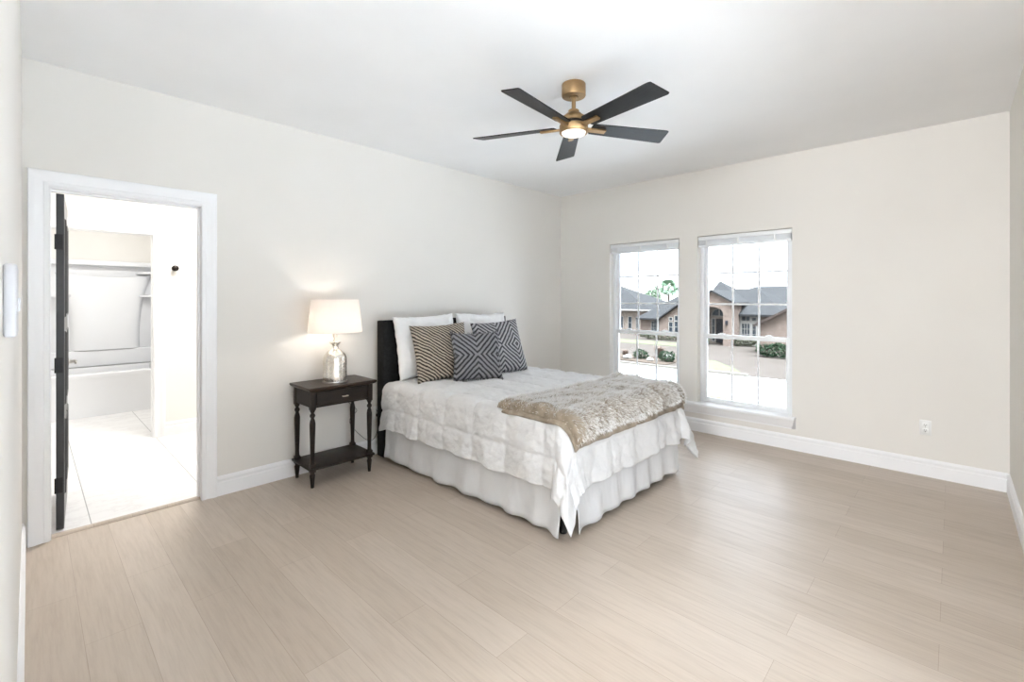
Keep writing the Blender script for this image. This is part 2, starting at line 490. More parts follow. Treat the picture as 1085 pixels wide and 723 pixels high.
class MB:
    def __init__(self):
        self.bm = bmesh.new()

    def face(self, vs_):
        try:
            return self.bm.faces.new(vs_)
        except ValueError:
            return None

    def box(self, x0, y0, z0, x1, y1, z1, bevel=0.0, seg=2):
        v = [self.bm.verts.new(p) for p in ((x0, y0, z0), (x1, y0, z0), (x1, y1, z0), (x0, y1, z0), (x0, y0, z1), (x1, y0, z1), (x1, y1, z1), (x0, y1, z1))]
        fs = [self.bm.faces.new([v[i] for i in q]) for q in ((3, 2, 1, 0), (4, 5, 6, 7), (0, 1, 5, 4), (1, 2, 6, 5), (2, 3, 7, 6), (3, 0, 4, 7))]
        if bevel:
            es = list({e for f in fs for e in f.edges})
            bmesh.ops.bevel(self.bm, geom=es, offset=bevel, segments=seg, affect='EDGES', profile=0.5)
        return self

    def lathe(self, prof, c, seg=32, cap=True):
        rings = []
        for r, z in prof:
            if r < 1e-5:
                rings.append([self.bm.verts.new((c[0], c[1], c[2] + z))])
            else:
                rings.append([self.bm.verts.new((c[0] + r * math.cos(2 * PI * i / seg), c[1] + r * math.sin(2 * PI * i / seg), c[2] + z)) for i in range(seg)])
        for a, b in zip(rings, rings[1:]):
            for i in range(seg):
                j = (i + 1) % seg
                if len(a) == 1 and len(b) == 1:
                    continue
                if len(a) == 1:
                    self.face([a[0], b[j], b[i]])
                elif len(b) == 1:
                    self.face([a[i], a[j], b[0]])
                else:
                    self.face([a[i], a[j], b[j], b[i]])
        if cap:
            for rg, flip in ((rings[0], True), (rings[-1], False)):
                if len(rg) > 1:
                    self.face(rg[::-1] if flip else rg)
        return self

    def tube(self, pts, r, seg=8, r1=None):
        pts = [Vector(p) for p in pts]
        rings = []
        up = Vector((0, 0, 1))
        for i, p in enumerate(pts):
            d = (pts[min(i + 1, len(pts) - 1)] - pts[max(i - 1, 0)]).normalized()
            a = d.cross(up)
            if a.length < 1e-3:
                a = d.cross(Vector((1, 0, 0)))
            a.normalize()
            b = a.cross(d)
            rr = r if r1 is None else r + (r1 - r) * i / (len(pts) - 1)
            rings.append([self.bm.verts.new(p + a * rr * math.cos(2 * PI * k / seg) + b * rr * math.sin(2 * PI * k / seg)) for k in range(seg)])
        for a, b in zip(rings, rings[1:]):
            for k in range(seg):
                self.face([a[k], a[(k + 1) % seg], b[(k + 1) % seg], b[k]])
        self.face(rings[0][::-1])
        self.face(rings[-1])
        return self

    def prism(self, poly, fn, a, b):
        """polygon (list of 2D) extruded; fn(u, v, w) gives the 3D point"""
        A = [self.bm.verts.new(fn(u, v, a)) for u, v in poly]
        B = [self.bm.verts.new(fn(u, v, b)) for u, v in poly]
        self.face(A)
        self.face(B[::-1])
        n = len(poly)
        for i in range(n):
            self.face([A[i], B[i], B[(i + 1) % n], A[(i + 1) % n]])
        return self

    def sweep(self, path, prof):
        """path: list of (point, dir) ; prof: list of (w, t) -> point + dir*w + normal*t ; each path item = (P, D, N)"""
        rings = [[self.bm.verts.new(Vector(P) + Vector(D) * w + Vector(N) * t) for w, t in prof] for P, D, N in path]
        n = len(prof)
        for a, b in zip(rings, rings[1:]):
            for i in range(n):
                self.face([a[i], a[(i + 1) % n], b[(i + 1) % n], b[i]])
        self.face(rings[0][::-1])
        self.face(rings[-1])
        return self

    def grid(self, fn, nu, nv, closed_u=False):
        g = [[self.bm.verts.new(fn(i / nu, j / nv)) for j in range(nv + 1)] for i in range(nu if closed_u else nu + 1)]
        n = len(g)
        for i in range(nu):
            for j in range(nv):
                self.face([g[i][j], g[(i + 1) % n][j], g[(i + 1) % n][j + 1], g[i][j + 1]])
        return g

    def build(self, name, mat, parent=None, smooth=False, base=None, local=False, angle=40, recalc=True):
        bm = self.bm
        if recalc:
            bmesh.ops.recalc_face_normals(bm, faces=bm.faces)
        if local:
            off = Vector((0, 0, 0))
        elif parent is not None:
            off = BASE[parent.name]
        elif base is not None:
            off = Vector(base)
        else:
            xs = [v.co for v in bm.verts]
            lo = Vector((min(p.x for p in xs), min(p.y for p in xs), min(p.z for p in xs)))
            hi = Vector((max(p.x for p in xs), max(p.y for p in xs), max(p.z for p in xs)))
            off = Vector(((lo.x + hi.x) / 2, (lo.y + hi.y) / 2, lo.z))
        if off.length > 0:
            bmesh.ops.translate(bm, verts=bm.verts, vec=-off)
        me = bpy.data.meshes.new(name)
        bm.to_mesh(me)
        bm.free()
        if smooth:
            me.polygons.foreach_set('use_smooth', [True] * len(me.polygons))
            me.set_sharp_from_angle(angle=math.radians(angle))
        me.materials.append(mat)
        o = bpy.data.objects.new(name, me)
        COL.objects.link(o)
        if parent is not None:
            o.parent = parent
            BASE[o.name] = BASE[parent.name] if not local else Vector((0, 0, 0))
        else:
            o.location = off
            BASE[o.name] = off
        return o


def S(name, mb, mat, **kw):
    """a piece of the setting"""
    o = mb.build(name, mat, **kw)
    o['kind'] = 'structure'
    return o


def dup_tree(o, parent=None):
    c = o.copy()
    COL.objects.link(c)
    if parent is not None:
        c.parent = parent
    for ch in list(o.children):
        dup_tree(ch, c)
    return c


def clamp(x, a=0.0, b=1.0):
    return max(a, min(b, x))


def sstep(a, b, x):
    t = clamp((x - a) / (b - a))
    return t * t * (3 - 2 * t)


def fbm(x, y, z=0.0, oct_=3):
    s, a, f = 0.0, 1.0, 1.0
    for _ in range(oct_):
        s += a * noise.noise(Vector((x * f, y * f, z * f + 3.1)))
        a *= 0.5
        f *= 2.05
    return s


# ------------------------------------------------------------------ room shell
T = 0.12
S('floor', MB().box(-0.03, -2.6, -0.12, W + 0.1, L + 0.1, 0.0), M['floor'], base=(0, 0, 0))
S('ceiling', MB().box(-0.02, -T, H, W + T, L + T, H + 0.12), M['ceiling'])
DY0, DY1, DZ = 0.115, 0.838, 2.0        # bathroom doorway
mb = MB()
mb.box(-T, -T, -0.12, 0, DY0 - 0.011, H)
mb.box(-T, DY0 - 0.011, DZ + 0.011, 0, DY1 + 0.011, H)
mb.box(-T, DY1 + 0.011, -0.12, 0, L + T, H)
S('wall_left', mb, M['wall'])
WZ0, WZ1 = 0.285, 2.02
WIN = [(0.737, 1.590), (1.782, 2.642)]
WD = 0.16
mb = MB()
xs = [0.0, WIN[0][0], WIN[0][1], WIN[1][0], WIN[1][1], W + T]
for i in range(5):
    if i in (1, 3):
        mb.box(xs[i], L, -0.12, xs[i + 1], L + WD, WZ0)
        mb.box(xs[i], L, WZ1, xs[i + 1], L + WD, H)
    else:
        mb.box(xs[i], L, -0.12, xs[i + 1], L + WD, H)
S('wall_back', mb, M['wall'])
FILL_WIN = [(0.30, 1.155), (1.38, 2.235)]  # unseen window openings added in the right wall for fill daylight
mb = MB()
ys = [-T, FILL_WIN[0][0], FILL_WIN[0][1], FILL_WIN[1][0], FILL_WIN[1][1], L]
for i in range(5):
    if i in (1, 3):
        mb.box(W, ys[i], -0.12, W + WD, ys[i + 1], WZ0)
        mb.box(W, ys[i], WZ1, W + WD, ys[i + 1], H)
    else:
        mb.box(W, ys[i], -0.12, W + WD, ys[i + 1], H)
S('wall_right', mb, M['wall'])
mb = MB()
mb.box(0, -T, -0.12, 2.84, 0, H)
mb.box(2.84, -T, 2.45, 3.90, 0, H)
mb.box(3.90, -T, -0.12, W, 0, H)
S('wall_front', mb, M['wall'])
# hall behind the doorway the camera stands in
S('wall_hall_left', MB().box(1.2, -2.6, 0, 1.32, -T, H), M['wall'])
S('wall_hall_right', MB().box(W, -2.6, 0, W + T, -T, H), M['wall'])
S('wall_hall_end', MB().box(1.2, -2.72, 0, W + T, -2.6, H), M['wall'])
S('ceiling_hall', MB().box(1.2, -2.72, H, W + T, -T, H + 0.1), M['ceiling'])

# ------------------------------------------------------------------ baseboards and casing
BB = [(0, 0), (0.016, 0), (0.016, 0.088), (0.012, 0.094), (0.012, 0.104), (0.015, 0.109), (0.015, 0.119), (0.009, 0.129), (0.004, 0.135), (0, 0.135)]


def baseboard(name, p, q, nrm, mat='trim'):
    mb = MB()
    n = Vector((nrm[0], nrm[1], 0))
    mb.sweep([((p[0], p[1], 0), n, (0, 0, 1)), ((q[0], q[1], 0), n, (0, 0, 1))], BB)
    return S(name, mb, M[mat])


baseboard('baseboard_left', (0, 0.928), (0, L), (1, 0))
baseboard('baseboard_back', (0.016, L), (W, L), (0, -1))
baseboard('baseboard_right', (W, 0), (W, L - 0.016), (-1, 0))
baseboard('baseboard_front', (0, 0), (2.84, 0), (0, 1))

CAS = [(0, 0), (0, 0.011), (0.006, 0.014), (0.022, 0.014), (0.027, 0.011), (0.034, 0.012), (0.058, 0.019), (0.066, 0.022), (0.084, 0.022), (0.089, 0.018), (0.089, 0)]


def casing(name, x, nx, y0, y1, z, mat='trim'):
    r = 0.006
    N = (nx, 0, 0)
    path = [((x, y0 - r, 0), (0, -1, 0), N), ((x, y0 - r, z + r), (0, -1, 1), N), ((x, y1 + r, z + r), (0, 1, 1), N), ((x, y1 + r, 0), (0, 1, 0), N)]
    return S(name, MB().sweep(path, CAS), M[mat], smooth=True, angle=25)


casing('trim_1', 0.0, 1, DY0 + 0.0, DY1 - 0.006, DZ + 0.0)
mb = MB()
mb.box(-T - 0.004, DY0 - 0.012, 0, 0.002, DY0, DZ)
mb.box(-T - 0.004, DY1, 0, 0.002, DY1 + 0.012, DZ)
mb.box(-T - 0.004, DY0 - 0.012, DZ, 0.002, DY1 + 0.012, DZ + 0.012)
mb.box(-0.075, DY1 - 0.011, 0, -0.04, DY1, DZ)          # door stop
mb.box(-0.075, DY0, DZ - 0.011, -0.04, DY1, DZ)
S('trim_2', mb, M['trim'])
# flooring transition strip at the bathroom doorway
mb = MB()
mb.sweep([((0, DY0, 0), (1, 0, 0), (0, 0, 1)), ((0, DY1, 0), (1, 0, 0), (0, 0, 1))],
         [(-0.068, 0.0), (-0.068, 0.006), (-0.058, 0.013), (-0.034, 0.013), (-0.022, 0.004), (-0.022, 0.0)])
S('trim_3', mb, M['floor'])

# ------------------------------------------------------------------ bathroom beyond the doorway
S('floor_bathroom', MB().box(-4.5, -0.6, -0.12, -0.03, 2.4, 0.001), M['tile'], base=(0, 0, 0))
BX = -2.0
SY0, SY1 = 0.10, 0.872
mb = MB()
mb.box(BX - T, -0.6, 0, BX, SY0 - 0.011, H)
mb.box(BX - T, SY0 - 0.011, DZ + 0.011, BX, SY1 + 0.011, H)
mb.box(BX - T, SY1 + 0.011, 0, BX, 2.4, H)
S('wall_bathroom_back', mb, M['bathwall'])
S('wall_bathroom_left', MB().box(-4.5, -0.72, 0, -T, -0.6, H), M['bathwall'])
S('wall_bathroom_corner', MB().box(-T, -0.72, 0, 0, -T, H + 0.1), M['bathwall'])
S('wall_bathroom_right', MB().box(BX, 2.4, 0, -T, 2.52, H), M['bathwall'])
S('wall_shower_back', MB().box(-4.5, -0.6, 0, -4.38, 2.4, H), M['bathwall'])
S('wall_shower_right', MB().box(-4.38, 1.28, 0, BX - T, 1.4, H), M['bathwall'])
S('ceiling_bathroom', MB().box(-4.5, -0.72, H, -T, 2.52, H + 0.1), M['ceiling'])
S('wall_bathroom_front', MB().box(-T - 0.004, 0.93, 0.14, -T, 2.4, H), M['bathwall'])
casing('trim_4', BX, 1, SY0, SY1, DZ)
mb = MB()
mb.box(BX - T - 0.003, SY0 - 0.012, 0, BX + 0.002, SY0, DZ)
mb.box(BX - T - 0.003, SY1, 0, BX + 0.002, SY1 + 0.012, DZ)
mb.box(BX - T - 0.003, SY0 - 0.012, DZ, BX + 0.002, SY1 + 0.012, DZ + 0.012)
S('trim_5', mb, M['trim'])
baseboard('baseboard_bathroom', (BX, SY1 + 0.096), (BX, 2.4), (1, 0))

# bathtub
tub = empty('bathtub', (-3.95, 0.5, 0), 'white alcove bathtub seen through the two bathroom doorways', 'bathtub')
mb = MB()
XF, XB, TY0, TY1 = -3.53, -4.33, -0.28, 1.25
ap = [(XF + 0.004, 0.002), (XF, 0.03), (XF - 0.004, 0.40), (XF + 0.006, 0.445), (XF + 0.012, 0.47), (XF + 0.010, 0.492), (XF - 0.006, 0.502), (XF - 0.075, 0.502), (XF - 0.085, 0.492), (XF - 0.14, 0.12), (XF - 0.16, 0.10), (XF - 0.16, 0.002)]
mb.prism(ap, lambda u, v, w: (u, w, v), TY0, TY1)
mb.build('apron', M['acrylic'], tub, smooth=True, angle=30)
mb = MB()
mb.box(XF - 0.16, TY0, 0.05, XB + 0.06, TY1, 0.12, 0.02)
mb.box(XB, TY0, 0.05, XB + 0.10, TY1, 0.50, 0.02)
mb.box(XB, TY0, 0.05, XF - 0.06, TY0 + 0.12, 0.50, 0.02)
mb.box(XB, TY1 - 0.09, 0.05, XF - 0.06, TY1, 0.50, 0.02)
mb.build('basin', M['acrylic'], tub, smooth=True)
# tub surround
sur = empty('shower_surround', (-4.33, 0.5, 0.5), 'white moulded wall surround with corner shelves above the bathtub', 'shower surround')
mb = MB()
mb.box(-4.37, TY0, 0.505, -4.335, TY1, 1.86, 0.01)
mb.box(-4.34, TY0 + 0.02, 0.505, -4.265, TY1, 0.715, 0.02, 3)          # lower band with ledge
mb.box(-4.37, TY0, 1.80, -4.235, TY1, 1.865, 0.015, 3)                # top ledge
mb.build('back_panel', M['acrylic'], sur, smooth=True)


def flare(u, v):
    # bowed panel: wide at the top corners, waisted below
    z = 0.715 + 0.985 * v
    half = 0.345 + 0.135 * (abs(v - 0.18) / 0.82) ** 2.2
    y = 0.745 - 0.02 + (u - 0.5) * 2 * half
    top = -0.05 * (1 - (2 * u - 1) ** 2) * sstep(0.75, 1.0, v)
    x = -4.335 + 0.085 * (1 - (abs(2 * u - 1)) ** 6) ** 0.5 * (1 - 0.0 * v)
    return (x, y, z + top)


mb = MB()
mb.grid(flare, 32, 24)
mb.build('bowed_panel', M['acrylic'], sur, smooth=True, angle=70)
mb = MB()
mb.box(-4.33, TY1 - 0.015, 0.505, -3.56, TY1 + 0.026, 1.86, 0.01)
mb.build('side_panel', M['acrylic'], sur, smooth=True)
for zz in (1.735, 1.425):
    mb = MB()
    poly = [(0, 0), (0.21, 0), (0.20, 0.05), (0.15, 0.13), (0.06, 0.19), (0, 0.20)]
    mb.prism(poly, lambda u, v, w: (-4.335 + u, 1.236 - v, w), zz - 0.028, zz)
    mb.build('corner_shelf', M['acrylic'], sur, smooth=True, angle=30)
for zz in (1.425,):
    mb = MB()
    mb.prism([(0, 0), (0.21, 0), (0.20, 0.05), (0.15, 0.13), (0.06, 0.19), (0, 0.20)], lambda u, v, w: (-4.335 + u, 0.20 + v, w), zz - 0.028, zz)
    mb.build('corner_shelf', M['acrylic'], sur, smooth=True, angle=30)
# robe hook
hk = empty('robe_hook', (BX, 1.045, 1.68), 'small dark bronze knob hook on the bathroom wall right of the inner doorway', 'hook')
mb = MB()
mb.lathe([(0.0, 0.0), (0.026, 0.0), (0.026, 0.006), (0.012, 0.012)], (0, 0, 0), 24)
bmesh.ops.transform(mb.bm, matrix=Matrix.Rotation(PI / 2, 4, 'Y'), verts=mb.bm.verts)
mb.build('hook_plate', M['bronze'], hk, smooth=True, local=True)
mb = MB()
mb.lathe([(0.0, 0.008), (0.009, 0.01), (0.009, 0.03), (0.022, 0.038), (0.030, 0.048), (0.028, 0.056), (0.014, 0.064), (0.0, 0.066)], (0, 0, 0), 24, cap=False)
bmesh.ops.transform(mb.bm, matrix=Matrix.Rotation(PI / 2, 4, 'Y'), verts=mb.bm.verts)
mb.build('knob', M['bronze'], hk, smooth=True, local=True)

# bathroom door, swung in on the left jamb: local x runs from the hinge edge, local -y is the bedroom side
DW, DT, DH = 0.708, 0.035, 1.985
door = empty('door_1', (-0.118, 0.137, 0.008))
door['kind'] = 'structure'
door.rotation_euler = (0, 0, PI - math.radians(3.5))
mb = MB()
mb.box(0, -DT, 0, DW, 0, DH, 0.0015, 1)
leaf = mb.build('leaf', M['door'], door, local=True)
for zz in (0.26, 0.97, 1.70):
    mb = MB()
    mb.box(-0.0006, -DT + 0.006, zz - 0.045, 0.001, 0.0, zz + 0.045)
    mb.tube([(-0.001, 0.003, zz - 0.045), (-0.001, 0.003, zz + 0.045)], 0.004, 10)
    mb.build('hinge', M['black_metal'], door, local=True, smooth=True)
for (z0, z1) in ((0.20, 0.62), (0.74, 1.15), (1.27, 1.83)):
    for (x0, x1) in ((0.10, 0.325), (0.385, 0.61)):
        mb = MB()
        fr = [((x0, -DT, z0), (-1, 0, -1), (0, -1, 0)), ((x1, -DT, z0), (1, 0, -1), (0, -1, 0)), ((x1, -DT, z1), (1, 0, 1), (0, -1, 0)), ((x0, -DT, z1), (-1, 0, 1), (0, -1, 0)), ((x0, -DT, z0), (-1, 0, -1), (0, -1, 0))]
        mb.sweep(fr, [(0, 0), (0.004, 0.006), (0.012, 0.007), (0.02, 0.0)])
        mb.build('panel_moulding', M['door'], door, local=True, smooth=True)
mb = MB()
mb.lathe([(0.0, 0), (0.027, 0), (0.027, 0.008), (0.012, 0.012), (0.011, 0.045), (0.0, 0.047)], (0, 0, 0), 20, cap=False)
bmesh.ops.transform(mb.bm, matrix=Matrix.Translation((DW - 0.06, -DT, 0.925)) @ Matrix.Rotation(PI / 2, 4, 'X'), verts=mb.bm.verts)
mb.tube([(DW - 0.06, -DT - 0.043, 0.925), (DW - 0.09, -DT - 0.046, 0.927), (DW - 0.13, -DT - 0.046, 0.925), (DW - 0.165, -DT - 0.043, 0.921)], 0.008, 10, 0.006)
hd = mb.build('lever_handle', M['nickel'], door, local=True, smooth=True)

# ------------------------------------------------------------------ wall plates
def outlet(name, loc, axis, label):
    """axis: wall normal"""
    o = empty(name, loc, label, 'outlet')
    o.rotation_euler = (0, 0, math.atan2(axis[1], axis[0]) + PI / 2)     # local -y points out of the wall
    mb = MB()
    mb.box(-0.035, -0.006, -0.057, 0.035, 0, 0.057, 0.003)
    pl = mb.build('plate', M['plastic'], o, local=True, smooth=True)
    for s in (-1, 1):
        mb = MB()
        mb.box(-0.017, -0.009, s * 0.021 - 0.015, 0.017, -0.004, s * 0.021 + 0.015, 0.004)
        r = mb.build('receptacle', M['plastic'], o, local=True, smooth=True)
        mb = MB()
        mb.box(-0.0075, -0.0097, s * 0.021 - 0.001, -0.0050, -0.0085, s * 0.021 + 0.008)
        mb.box(0.0050, -0.0097, s * 0.021 + 0.000, 0.0075, -0.0085, s * 0.021 + 0.007)
        mb.box(-0.003, -0.0097, s * 0.021 - 0.011, 0.003, -0.0085, s * 0.021 - 0.005)
        mb.build('socket_slots', M['slot'], r, local=True)
    mb = MB()
    mb.box(-0.003, -0.0075, -0.003, 0.003, -0.005, 0.003, 0.001)
    mb.build('screw', M['nickel'], o, local=True)
    return o


outlet('wall_outlet', (3.545, L, 0.375), (0, -1), 'white duplex outlet low on the window wall, right of the windows')
outlet('wall_outlet', (0, 2.158, 0.365), (1, 0), 'white outlet on the wall half hidden behind the headboard edge')

sw = empty('light_switch', (2.60, 0.0, 1.368), 'pale grey light switch plate seen edge-on at the far left of the photo', 'light switch')
mb = MB()
mb.box(2.545, 0, 1.311, 2.66, 0.0155, 1.425, 0.005, 3)
mb.build('switch_plate', M['switch'], sw, smooth=True)
for xx in (2.58, 2.625):
    mb = MB()
    mb.box(xx - 0.005, 0.014, 1.350, xx + 0.005, 0.0185, 1.372, 0.002)
    mb.build('toggle', M['switch'], sw, smooth=True)

# ------------------------------------------------------------------ windows
def window(name, x0, x1):
    yf = L + 0.072           # inner face of the vinyl frame
    o = empty(name, ((x0 + x1) / 2, yf, WZ0))
    o['kind'] = 'structure'
    fw = 0.038
    mb = MB()
    mb.box(x0, yf, WZ0, x0 + fw, L + WD, WZ1, 0.003)
    mb.box(x1 - fw, yf, WZ0, x1, L + WD, WZ1, 0.003)
    mb.box(x0 + fw, yf, WZ1 - fw, x1 - fw, L + WD, WZ1, 0.003)
    mb.box(x0 + fw, yf, WZ0, x1 - fw, L + WD, WZ0 + 0.022, 0.003)
    mb.build('frame', M['vinyl'], o, smooth=True)
    zm = 0.985
    # (sash name, y front, z0, z1, rails, rows)
    for nm, ya, z0, z1, rb, rt, rows in (('upper_sash', yf + 0.038, zm - 0.02, WZ1 - fw, 0.036, 0.030, 3), ('lower_sash', yf + 0.006, WZ0 + 0.022, zm + 0.022, 0.042, 0.042, 1)):
        a, b = x0 + fw, x1 - fw
        st = 0.030
        mb = MB()
        mb.box(a, ya, z0, a + st, ya + 0.03, z1, 0.004)
        mb.box(b - st, ya, z0, b, ya + 0.03, z1, 0.004)
        mb.box(a + st, ya, z0, b - st, ya + 0.03, z0 + rb, 0.004)
        mb.box(a + st, ya, z1 - rt, b - st, ya + 0.03, z1, 0.004)
        s = mb.build(nm, M['vinyl'], o, smooth=True)
        mb = MB()
        ga, gb, gz0, gz1 = a + st, b - st, z0 + rb, z1 - rt
        for k in (1, 2):
            x = ga + (gb - ga) * k / 3
            mb.box(x - 0.009, ya + 0.011, gz0, x + 0.009, ya + 0.019, gz1, 0.002, 1)
        for k in range(1, rows):
            z = gz0 + (gz1 - gz0) * k / rows
            mb.box(ga, ya + 0.0115, z - 0.009, gb, ya + 0.0185, z + 0.009, 0.002, 1)
        mb.build('muntins', M['vinyl'], s, smooth=True)
        mb = MB()
        mb.box(ga - 0.004, ya + 0.021, gz0 - 0.004, gb + 0.004, ya + 0.025, gz1 + 0.004)
        mb.build('pane', M['glass'], s)
        if nm == 'lower_sash':
            for fx in (0.22, 0.78):
                mb = MB()
                xx = a + (b - a) * fx
                mb.box(xx - 0.032, ya - 0.004, z1 - 0.002, xx + 0.032, ya + 0.024, z1 + 0.010, 0.004)
                mb.box(xx - 0.012, ya - 0.008, z1 + 0.006, xx + 0.020, ya + 0.006, z1 + 0.018, 0.003)
                mb.build('sash_lock', M['vinyl'], s, smooth=True)
    return o


for i, (a, b) in enumerate(WIN):
    window('window_%d' % (i + 1), a, b)
for i, (a, b) in enumerate(FILL_WIN):  # added windows, out of view, that bring extra daylight in
    wo = window('window_%d' % (i + 3), 0.0, b - a)
    wo.location = (W + 0.072, (a + b) / 2, WZ0)
    wo.rotation_euler = (0, 0, -PI / 2)
# one long stool and apron under both windows
SP = [(0, 0.302), (0.066, 0.302), (0.072, 0.296), (0.072, 0.280), (0.064, 0.272), (0.058, 0.262), (0.050, 0.232), (0.034, 0.212), (0.020, 0.204), (0.018, 0.190), (0, 0.190)]
mb = MB()
sx0, sx1 = 0.65, 2.672
mb.sweep([((sx0, L, 0), (0, -1, 0), (0, 0, 1)), ((sx1, L, 0), (0, -1, 0), (0, 0, 1))], SP)
for v in mb.bm.verts:                      # returned (mitred) ends
    d = 0.6 * (0.072 - (L - v.co.y))
    if v.co.z < 0.275 and v.co.y < L - 0.001:
        v.co.x += -d if v.co.x > 2 else d
for a, b in WIN:
    mb.box(a + 0.001, L - 0.001, WZ0 - 0.01, b - 0.001, L + 0.074, 0.3015)
S('trim_6', mb, M['trim'], smooth=True, angle=25)


def blind(x0, x1, label):
    yb = L + 0.028
    o = empty('mini_blind', ((x0 + x1) / 2, yb, 1.90), label, 'blind', 'raised mini blinds')
    a, b = x0 + 0.006, x1 - 0.006
    mb = MB()
    mb.box(a, yb - 0.024, 1.972, b, yb + 0.024, 2.012, 0.003)
    mb.build('headrail', M['vinyl'], o, smooth=True)
    mb = MB()
    for k in range(16):
        z = 1.928 + k * 0.0027
        f = lambda u, v: (a + 0.004 + (b - a - 0.008) * u, yb + 0.022 * (2 * v - 1), z + 0.0035 * (1 - (2 * v - 1) ** 2))
        g1 = mb.grid(f, 1, 5)
        mb.box(a + 0.004, yb - 0.0225, z - 0.0003, b - 0.004, yb - 0.0205, z + 0.0012)
    mb.build('slat_stack', M['vinyl'], o, recalc=False)
    mb = MB()
    mb.box(a + 0.002, yb - 0.023, 1.904, b - 0.002, yb + 0.023, 1.9265, 0.004)
    mb.build('bottom_rail', M['vinyl'], o, smooth=True)
    for fx in (0.10, 0.46, 0.84):
        xx = a + (b - a) * fx
        mb = MB()
        mb.box(xx - 0.008, yb - 0.0265, 1.912, xx + 0.008, yb - 0.0245, 1.974)
        mb.build('ladder_tape', M['plastic'], o)
    return o


blind(*WIN[0], 'raised white mini blind in the window behind the bed')
blind(*WIN[1], 'raised white mini blind in the right window')

# ------------------------------------------------------------------ bed
BX0, BXF, BYA, BYB, BZ = 0.20, 2.11, 2.135, 3.565, 0.672
bed = empty('bed', (1.1, 2.86, 0), 'bed with charcoal upholstered headboard and white gathered bed skirt', 'bed')
mb = MB()
mb.box(0.055, 2.13, 0.004, 0.168, 3.625, 1.182, 0.010, 3)
hb = mb.build('headboard', M['headboard'], bed, smooth=True)
mb = MB()
for yy in (2.131, 3.624):
    mb.tube([(0.160, yy, 0.02), (0.160, yy, 1.172)], 0.0035, 8)
mb.tube([(0.160, 2.131, 1.1815), (0.160, 3.624, 1.1815)], 0.0035, 8)
mb.build('piping', M['headboard'], hb, smooth=True)
mb = MB()
mb.box(0.18, BYA + 0.035, 0.14, BXF - 0.035, BYB - 0.035, 0.375, 0.02, 3)
mb.build('box_spring', M['boxspring'], bed, smooth=True)
mb = MB()
mb.box(0.18, BYA + 0.03, 0.378, BXF - 0.03, BYB - 0.03, 0.62, 0.05, 4)
mb.build('mattress', M['mattress'], bed, smooth=True)
for (lx, ly) in ((0.30, BYA + 0.09), (0.30, BYB - 0.09), (BXF - 0.06, BYA + 0.055), (BXF - 0.06, BYB - 0.055)):
    mb = MB()
    mb.lathe([(0.020, 0.001), (0.023, 0.006), (0.023, 0.03), (0.019, 0.04), (0.021, 0.142)], (lx, ly, 0), 16)
    mb.build('leg', M['black_metal'], bed, smooth=True)


def skirt_side(p, q, nrm, seed, ends):
    """one hanging panel of the skirt from p to q (xy), bulging along nrm"""
    p, q, nrm = Vector(p), Vector(q), Vector(nrm)
    ln = (q - p).length

    def f(u, v):
        s = u * ln
        w = 1 - v                              # 0 at the hem
        hem = (0.036 if nrm.x > 0.5 else 0.024) + 0.003 * math.sin(s * 5 + seed) + 0.006 * fbm(s * 3, seed)
        z = hem + (0.395 - hem) * v
        k = (1 - v) ** 0.8
        d = 0.012 * k * math.sin(s * 26 + 1.8 * math.sin(s * 3.1 + seed) + seed) + 0.010 * k * fbm(s * 4.2, v * 0.6, seed) + 0.006 * fbm(s * 13, v * 2.5, seed + 5)
        d += 0.030 * k
        for c, sgn in ends:                    # free edges flare out at the corner split
            d += 0.030 * k * math.exp(-((u - c) * ln / 0.10) ** 2) * sgn
        xy = p + (q - p) * u + nrm * d
        return (xy.x, xy.y, z)
    return f


mb = MB()
mb.grid(skirt_side((0.205, BYA + 0.012), (BXF - 0.012, BYA + 0.012), (0, -1), 1.3, [(1.0, 1.0)]), 150, 14)
mb.grid(skirt_side((BXF - 0.002, BYA + 0.050), (BXF - 0.002, BYB - 0.012), (1, 0), 4.1, [(0.0, 0.8), (1.0, 0.4)]), 120, 14)
mb.grid(skirt_side((BXF - 0.012, BYB - 0.012), (0.205, BYB - 0.012), (0, 1), 7.7, [(0.0, 0.6)]), 100, 10)
sk = mb.build('bed_skirt', M['skirt'], bed, smooth=True, angle=80, recalc=False)
md = sk.modifiers.new('thickness', 'SOLIDIFY')
md.thickness = 0.004
md.offset = 0

# ------------------------------------------------------------------ comforter
CR = 0.075
SXE = BXF - CR + 0.03                # where the sheet starts to turn down
SYA, SYB = BYA + CR - 0.03, BYB - CR + 0.03
OVS, OVF = 0.425, 0.43


